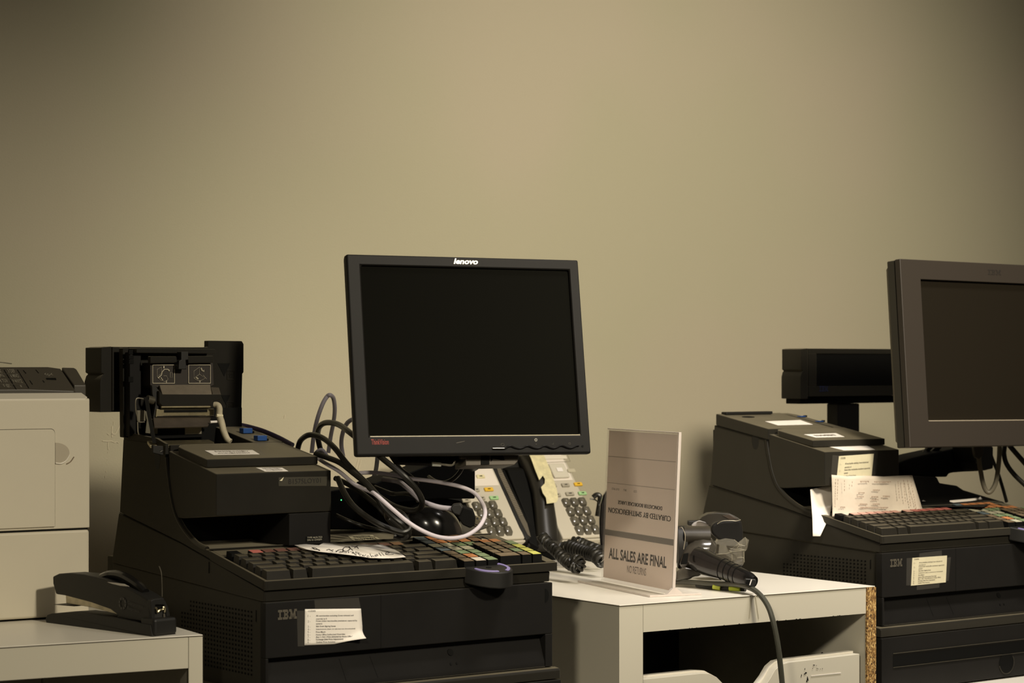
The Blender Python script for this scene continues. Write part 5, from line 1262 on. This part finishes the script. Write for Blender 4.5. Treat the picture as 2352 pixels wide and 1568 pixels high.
# coiled handset cords lying on the cabinet
def coil(name, label, pts, rc, rw, turns):
    P = spline([Vector(at(*p)) for p in pts], 10)
    n = turns*12; out = []
    def samp(u):
        x = u*(len(P)-1); i = min(int(x), len(P)-2); return P[i].lerp(P[i+1], x-i)
    for k in range(n+1):
        u = k/n; c = samp(u); t = (samp(min(u+.01,1))-samp(max(u-.01,0))).normalized()
        s = t.cross(Vector((0,0,1))).normalized(); v = s.cross(t)
        th = 2*math.pi*turns*u
        out.append(c+s*rc*math.cos(th)+v*rc*math.sin(th))
    mb = MB().tube(out, rw, n=6, smooth=False)
    return solo(name, label, 'phone cord', WF, at(*pts[0]), mb, M['rubber'])
coil('coiled_cord', 'tight black coiled cord running down to the counter left of the others', [(1245,1232,3.58),(1262,1252,3.54),(1282,1270,3.51),(1300,1288,3.49),(1315,1299,3.47)], .0075, .0024, 13)
coil('coiled_cord', 'black coiled cord knot curled nearest the clear sign', [(1312,1292,3.48),(1322,1285,3.47),(1330,1288,3.46),(1333,1298,3.455),(1326,1304,3.455),(1318,1302,3.46)], .0070, .0024, 9)
coil('coiled_cord', 'black coiled cord heaped under the right phone', [(1290,1262,3.66),(1310,1258,3.64),(1330,1264,3.62),(1350,1270,3.60),(1368,1275,3.58),(1384,1290,3.55)], .0100, .0026, 16)
coil('coiled_cord', 'black coiled cord hanging behind the heap under the right phone', [(1312,1256,3.72),(1322,1246,3.72),(1345,1254,3.70),(1365,1262,3.67),(1380,1268,3.65)], .0090, .0026, 12)
cable('thin_cable', 'black cables looped upright behind the right phone', [(1362,1142,4.0),(1370,1136,4.0),(1378,1140,4.0),(1376,1160,4.0),(1372,1185,4.0)], .0045, M['rubber'])
cable('thin_cable', 'single thin dark lead beside the upright loop behind the right phone', [(1355,1145,3.98),(1368,1148,3.98),(1376,1158,3.97),(1372,1175,3.97)], .0012, M['rubber'])
# black rounded thing partly behind the sign (headset stand)
b_ = thing('black_stand', 'slim curved black stand peeking out left of the clear sign', 'stand', WF, at(1388,1262,3.70))
part('curved_panel', MB().thick([at(x,y,3.68) for x,y in [(1394,1125),(1385,1138),(1379,1160),(1377,1190),(1377,1225),(1380,1262),(1400,1262),(1402,1125)]], (0,.02,0)), M['gloss'], b_, .003, seg=3)

# ------------------------------------------------------------------ acrylic sign
def sign():
    Y0 = .334*f/497; G = Frame((1384-CX)/f*Y0, Y0, -66.9)
    t = thing('sign_holder', 'clear acrylic sign holder reading ALL SALES ARE FINAL on the cabinet', 'sign', G, (.12,0,.334))
    lean = .0105/.234
    def P(a, d, off=0): return (a, (.333-d)*lean+off, d)
    a1 = .2365; dt = .0990
    q = lambda px, py: (lambda r: r)(None)
    def pq(px, py):      # on the leaning panel plane
        d = .2
        for _ in range(8):
            a, b, d = G.B(px, py, (.333-d)*lean)
        return a, d
    def plate(a0, a1, d0, d1, o0, o1):
        return MB().hexa([P(a0,d1,o0),P(a1,d1,o0),P(a1,d1,o1),P(a0,d1,o1),P(a0,d0,o0),P(a1,d0,o0),P(a1,d0,o1),P(a0,d0,o1)])
    part('front_panel', plate(0, a1, dt, .3325, -.0022, -.0008), M['acryl'], t)
    part('rear_panel', plate(0, a1, dt, .3325, .0010, .0024), M['acryl'], t)
    part('panel_edge', plate(a1, a1+.0032, dt, .3325, -.0022, .0024), M['acryledge'], t, .0004)
    part('panel_edge', plate(0, a1+.003, dt-.0016, dt, -.0022, .0024), M['acryledge'], t, .0004)
    ft = part('foot', MB().hexa([(-.002,-.040,.3336),(.242,-.040,.3336),(.242,.043,.3336),(-.002,.043,.3336),(-.002,-.040,.3312),(.242,-.040,.3312),(.242,.043,.3312),(-.002,.043,.3312)]), M['acryl'], t)
    part('foot_edge', MB().box(.2420,.2436,-.0405,.0435,.3308,.3338), M['acryledge'], t, .0004)
    part('foot_edge', MB().box(-.002,.242,-.0410,-.0398,.3310,.3338), M['acryledge'], t)
    part('fillet', MB().prism_a([(-.0022,.322),(-.012,.3311),(.014,.3311),(.0024,.322)], .236, .2425), M['acryledge'], t)
    s1 = pq(1394,1216)[1]
    up = part('upper_sheet', plate(.003, a1-.004, dt+.002, s1-.001, -.0006, .0002), M['sheet'], t)
    lo = part('lower_sheet', plate(.003, a1-.003, s1+.0082, .327, -.0006, .0002), M['sheet'], t)
    part('gap_band', plate(.001, a1-.001, s1-.0004, s1+.0078, -.0004, .0006), mat('smoky_band',(.13,.11,.095),.3), t)
    for y0, y1 in ((1046,1062),(1107,1126)):
        d_ = pq(1480,(y0+y1)/2)[1]; part('fold_crease', plate(.004, a1-.005, d_, d_+.0005, -.0009, -.0006), mat('crease_line',(.30,.265,.225),.8), up)
    off = -.0008
    def line(s, l, r, h, flip=False, bold=0, par=lo, m=M['inktext']):
        (a0, d0), (a1_, d1) = pq(*l), pq(*r)
        X = Vector(P(a1_,d1,off))-Vector(P(a0,d0,off)); Yv = Vector((0,lean,-1)) if not flip else Vector((0,-lean,1))
        mb = MB(); mb.text(s, P(a0,d0,off), X, Yv, X.length, h, bold=bold)
        if flip and h > .005:
            for k in (.0005,-.0005): q_ = P(a0,d0,off); mb.text(s, (q_[0]+k,q_[1]-.00005,q_[2]), X, Yv, X.length, h)
        part('printed_line', mb, m, par)
    S = lambda x, y: (1260+x/3.563, 960+y/3.563)
    line('ALL SALES ARE FINAL', S(495,1147), S(968,1230), .0168, bold=.028)
    line('NO RETURNS', S(645,1262), S(800,1291), .0110)
    Q = lambda x, y: (1380+x/11.76, 1080+y/11.76)
    # upside-down lines: baseline at the top, read from the other side
    line('CURATED BY SMITHERICKSON', Q(1905,1236), Q(225,990), .0080, True, 0, up)
    line('DONCASTER BOOKCASE LARGE', Q(1670,975), Q(478,805), .0056, True, 0, up)
    line('OUR PRICE', Q(515,487), Q(310,462), .0032, True, 0, up, M['faint']); line('SKU', Q(705,510), Q(625,500), .0032, True, 0, up, M['faint']); line('SIZE', Q(985,545), Q(900,535), .0032, True, 0, up, M['faint'])
sign()

# ------------------------------------------------------------------ hand-held scanner with its bag
def scanner():
    t = thing('barcode_scanner', 'black hand-held barcode scanner lying with its ribbed grip forward', 'scanner', WF, at(1660,1330,3.40))
    Z = lambda x, y, Y: at(1540+x/7.127, 1160+y/7.127, Y)
    # handle: tapering loft from the head to the butt
    def ring(c, r1, r2, ax):   # ellipse perpendicular to axis ax, r1 vertical-ish
        ax = Vector(ax).normalized(); s = ax.cross(Vector((0,0,1))).normalized(); v = s.cross(ax)
        return [tuple(Vector(c)+s*r2*math.cos(k*math.pi/10)+v*r1*math.sin(k*math.pi/10)) for k in range(20)]
    ctr = [(420,860,3.40,.023,.018),(560,930,3.385,.026,.019),(700,990,3.370,.0235,.018),(850,1040,3.352,.0215,.017),(960,1085,3.340,.0200,.0165),(1080,1135,3.326,.0188,.016),(1200,1185,3.312,.0172,.015),(1300,1228,3.302,.0150,.0135),(1365,1262,3.296,.0118,.011)]
    C = [Vector(Z(x,y,Y)) for x,y,Y,_,_ in ctr]
    rings = []
    for i in range(len(C)):
        ax = C[min(i+1,len(C)-1)]-C[max(i-1,0)]
        rings.append(ring(C[i], ctr[i][3]*.76, ctr[i][4]*.76, ax))
    h = part('grip', MB().loft(rings), M['gloss'], t)
    for i, fr_ in ((3,.2),(4,.0),(4,.7),(5,.3)):
        c = C[i].lerp(C[i+1], fr_); ax = C[i+1]-C[i]; k = ctr[i][3]*(1-fr_)+ctr[i+1][3]*fr_; k2 = ctr[i][4]*(1-fr_)+ctr[i+1][4]*fr_
        rg = ring(c, k*.76+.0002, k2*.76+.0002, ax); mb = MB().tube([Vector(p) for p in rg]+[Vector(rg[0])], .0006, n=5, smooth=False)
        part('grip_groove', mb, M['ink'], h)
    e = part('butt_cap', MB().thick([Z(x,y,3.283) for x,y in [(1225,1200),(1395,1212),(1408,1240),(1400,1300),(1365,1340),(1310,1335),(1215,1285)]], (.0,.010,0)), M['dark'], t, .003, seg=3)
    part('contact_strip', MB().thick([Z(x,y,3.2815) for x,y in [(1318,1215),(1338,1215),(1305,1310),(1288,1308)]], (0,.001,0)), M['white'], e)
    part('cap_slot', MB().thick([Z(x,y,3.2822) for x,y in [(1250,1222),(1310,1222),(1280,1312),(1225,1285)]], (0,.001,0)), M['ink'], e)
    # head: big smoked shell
    hd = [(300,700,3.425,.040,.034),(380,760,3.42,.043,.036),(480,800,3.41,.040,.034),(560,860,3.40,.034,.028)]
    rings = []
    cc = Vector(Z(440,800,3.43))
    for v, r in ((-1.35,.3),(-1.0,.62),(-.5,.93),(0,1),(.5,.93),(1.0,.62),(1.35,.3)):
        rings.append([tuple(cc+Vector((.026*math.sin(v)-.010*math.cos(u)*r, .026*r*math.sin(u), .027*r*math.cos(u)))) for u in [k*math.pi/12 for k in range(24)]])
    part('head_shell', MB().loft(rings), M['smoke'], t)
    part('nose_hood', MB().prism_a([(0,0)]*3, 0, 0) if False else MB().loft([[tuple(Vector(Z(180,700,3.44))+Vector((x, .022*math.cos(u), .034*math.sin(u)))) for u in [k*math.pi/10 for k in range(20)]] for x in (-.006,.0,.008)]), M['dark'], t)
    part('hood_rim', MB().tube([Z(150,372,3.395), Z(185,362,3.39), Z(215,410,3.388), Z(238,480,3.386), Z(240,560,3.386), Z(228,640,3.387), Z(215,720,3.388)], .0006, n=6), mat('rim_clear',(.34,.31,.24),.2), t)
    part('window', MB().thick([Z(x,y,3.385) for x,y in [(215,790),(300,775),(270,960),(160,970)]], (0,.002,0)), M['ink'], t, .001)
    # upper cradle block
    up = MB().loft([[tuple(Vector(Z(x,500,Y))+Vector((0, .024*math.cos(u), .0150*math.sin(u)))) for u in [k*math.pi/10 for k in range(20)]] for x, Y in ((215,3.44),(420,3.44),(640,3.44))])
    part('upper_barrel', up, mat('barrel_grey',(.032,.027,.019),.45,var=.2,vscale=50), t)
    part('base_skirt', MB().thick([Z(x,y,3.40) for x,y in [(100,1080),(240,1010),(400,1060),(540,1100),(480,1165),(380,1170),(330,1215),(90,1240)]], (0,.05,0)), M['smoke'], t, .004, seg=3)
    s = thing('scanner_stand', 'black curved scanner cradle standing behind the ribbed grip', 'stand', WF, at(1680,1318,3.50))
    # curved cradle: an open curved band
    outer = [(470,240),(520,190),(620,140),(760,125),(880,135),(970,140),(1080,190),(1150,232)]
    inner = [(1130,240),(1000,250),(880,250),(800,262),(720,300),(690,340),(640,330),(560,270)]
    part('curved_band', MB().thick([Z(x,y,3.50) for x,y in outer+inner], (0,.035,0)), mat('cradle_black',(.030,.026,.020),.35), s, .002, seg=3)
    part('band_face', MB().thick([Z(x,y,3.505) for x,y in [(840,165),(960,150),(1100,222),(960,232)]], (0,-.006,0)), mat('band_brown',(.06,.045,.035),.3), s, .0006)
    part('cradle_cup', MB().thick([Z(x,y,3.48) for x,y in [(680,320),(750,280),(880,252),(1000,250),(1150,235),(1170,300),(1190,420),(1190,640),(900,600),(780,560),(680,480),(655,400)]], (0,.05,0)), M['blackfront'], s, .006, seg=3)
    part('cup_rim', MB().tube([Z(765,305,3.478),Z(830,265,3.478),Z(890,253,3.478),Z(1000,251,3.478),Z(1075,256,3.478),Z(1150,235,3.478)], .0005, n=6), M['metal'], s)
    part('side_arm', MB().thick([Z(x,y,3.55) for x,y in [(285,255),(480,250),(480,330),(285,335)]], (0,.02,0)), M['dark'], s, .002)
    part('stand_leg', MB().thick([Z(x,y,3.52) for x,y in [(760,560),(1180,600),(1180,900),(900,960),(760,900)]], (0,.03,0)), M['smoke'], s, .004)
    part('stand_foot', MB().thick([Z(x,y,3.50) for x,y in [(600,1000),(1190,880),(1200,975),(1000,1110),(640,1110)]], (0,.045,0)), M['dark'], s, .003)
    p = thing('paper_roll', 'white curved paper edge showing between scanner and its cradle', 'paper', WF, at(1610,1210,3.53))
    part('roll', MB().thick([Z(x,y,3.53) for x,y in [(355,340),(400,295),(470,268),(520,272),(600,300),(660,335),(640,365),(560,345),(460,345)]], (0,.03,0)), M['white'], p, .001)
    g = thing('plastic_bag', 'crumpled clear plastic bag around the scanner cradle', 'bag', WF, at(1690,1298,3.47))
    pts = [(640,600),(900,540),(1040,560),(1150,640),(1220,520),(1285,570),(1270,640),(1250,730),(1215,760),(1210,930),(1190,975),(1080,970),(960,900),(800,850),(650,840)]
    rng = random.Random(5); ctr_ = Vector(Z(950,760,3.465)); n = len(pts)
    ringA = [Vector(Z(x,y,3.470+.012*rng.random())) for x,y in pts]
    mid = [Vector(Z((x+950)/2+20*rng.uniform(-1,1),(y+740)/2+25*rng.uniform(-1,1),3.452+.018*rng.random())) for x,y in pts]
    mb = MB(); mb.add(ringA+mid+[ctr_], [(i,(i+1)%n,n+(i+1)%n,n+i) for i in range(n)]+[(n+i,n+(i+1)%n,2*n) for i in range(n)])
    part('film', mb, M['bag'], g)
    fold = MB()
    for s_ in ([(1040,560),(1090,600),(1140,650),(1220,665)],[(1225,520),(1240,560),(1250,610),(1235,660)],[(980,710),(1060,720),(1130,715),(1230,735)],[(1090,700),(1130,655),(1180,640)],[(960,745),(1060,750),(1200,735)],[(1200,760),(1205,850),(1212,930)],[(650,830),(760,800),(900,790),(1000,760)],[(1005,800),(1010,860),(1000,920)],[(1090,860),(1150,850),(1200,860)]):
        fold.tube([Z(x,y,3.448) for x,y in s_], .00035, n=5)
    part('creased_fold', fold, mat('film_fold',(.36,.33,.24),.25,alpha=.6), g)
    c = [(1480,1338,3.46),(1540,1336,3.42),(1590,1337,3.39),(1630,1340,3.365),(1670,1341,3.34),(1700,1343,3.31),(1728,1352,3.285),(1748,1368,3.268),(1764,1392,3.258),(1774,1420,3.252),(1783,1460,3.25),(1790,1505,3.25),(1797,1575,3.255),(1800,1640,3.26),(1801,1760,3.27)]
    cable('scanner_cable', 'olive-black scanner cable drooping over the cabinet front', c, .0040, M['cordolive'])
    k = thing('cable_tag', 'black cable tag with two yellow-green bands under the scanner cable', 'tag', WF, at(1660,1350,3.35))
    part('tag_body', MB().tube([at(1600,1343,3.385), at(1640,1349,3.365), at(1690,1352,3.335), at(1712,1353,3.325)], .0036, n=10), M['rubber'], k)
    part('bright_band', MB().tube([at(1638,1347,3.357), at(1655,1350,3.352)], .0038, n=10, smooth=False), mat('lime_band',(.38,.42,.05),.5), k)
    part('bright_band', MB().tube([at(1676,1351,3.336), at(1700,1352.5,3.326)], .0038, n=10, smooth=False), mat('lime_band2',(.38,.44,.03),.5), k)
scanner()
d_ = thing('network_box', 'dark network box with a tiny green light among the cables', 'network box', L, (.30,.31,.2374))
part('box_body', MB().prism_b(px_poly(L, .27, [(755,1128),(800,1120),(850,1128),(885,1150),(940,1160),(955,1180),(955,1216),(760,1216)]), .27, .35), M['ink'], d_, .002)
part('status_light', MB().disc(L.B(784,1148,.2688), (1,0,0), (0,0,1), .0010, (0,.0005,0), n=10), M['lcd'], d_)

# ------------------------------------------------------------------ camera and lights
cam = bpy.data.cameras.new('camera'); co = bpy.data.objects.new('camera', cam); COL.objects.link(co)
co.location = (0,0,H); co.rotation_euler = (R_(90),0,0)
cam.sensor_width = 36; cam.lens = f/2352*36; cam.shift_y = (YH-784)/2352
cam.clip_start = .05
cam.dof.use_dof = True; cam.dof.focus_distance = 3.2; cam.dof.aperture_fstop = 9
SC.camera = co
def light(name, kind, loc, target, power, col=(1,.9,.72), **kw):
    l = bpy.data.lights.new(name, kind); l.energy = power; l.color = col
    for k, v in kw.items(): setattr(l, k, v)
    o = bpy.data.objects.new(name, l); COL.objects.link(o); o.location = loc
    o.rotation_euler = (Vector(target)-Vector(loc)).to_track_quat('-Z','Y').to_euler()
    return o
WC = (1,.90,.715)
light('added_spot', 'SPOT', (1.5,1.25,2.62), Wl.w(1.34,0,-.10), 440, (1,.89,.70), spot_size=R_(44.5), spot_blend=1., shadow_soft_size=.25)  # added unseen spot, cone shaped so the wall darkens towards its edges
light('added_spot', 'SPOT', (1.6,.85,2.6), (-.50,2.9,1.05), 260, (1,.89,.69), spot_size=R_(38), spot_blend=1., shadow_soft_size=.10)  # added unseen spot to brighten the left till, printer and side table
light('ceiling_panel', 'AREA', (.95,2.95,3.1), (.78,3.12,1.0), 9.2, (1,.925,.86), shape='RECTANGLE', size=.8, size_y=.3, spread=R_(60))
light('added_spot', 'SPOT', (-.6,.25,2.2), (.16,3.15,.92), 118, (1,.89,.70), spot_size=R_(22), spot_blend=.8, shadow_soft_size=.12)  # added fill spot, lifts the cabinet's dim left side and the sign
w = bpy.data.worlds.new('world'); SC.world = w; w.use_nodes = True
w.node_tree.nodes['Background'].inputs['Color'].default_value = (1,.87,.68,1); w.node_tree.nodes['Background'].inputs['Strength'].default_value = .06
SC.view_settings.view_transform = 'Standard'; SC.view_settings.look = 'None'; SC.view_settings.gamma = 1; SC.view_settings.exposure = 0
SC.view_settings.use_curve_mapping = False
SC.cycles.max_bounces = 8; SC.cycles.transparent_max_bounces = 12
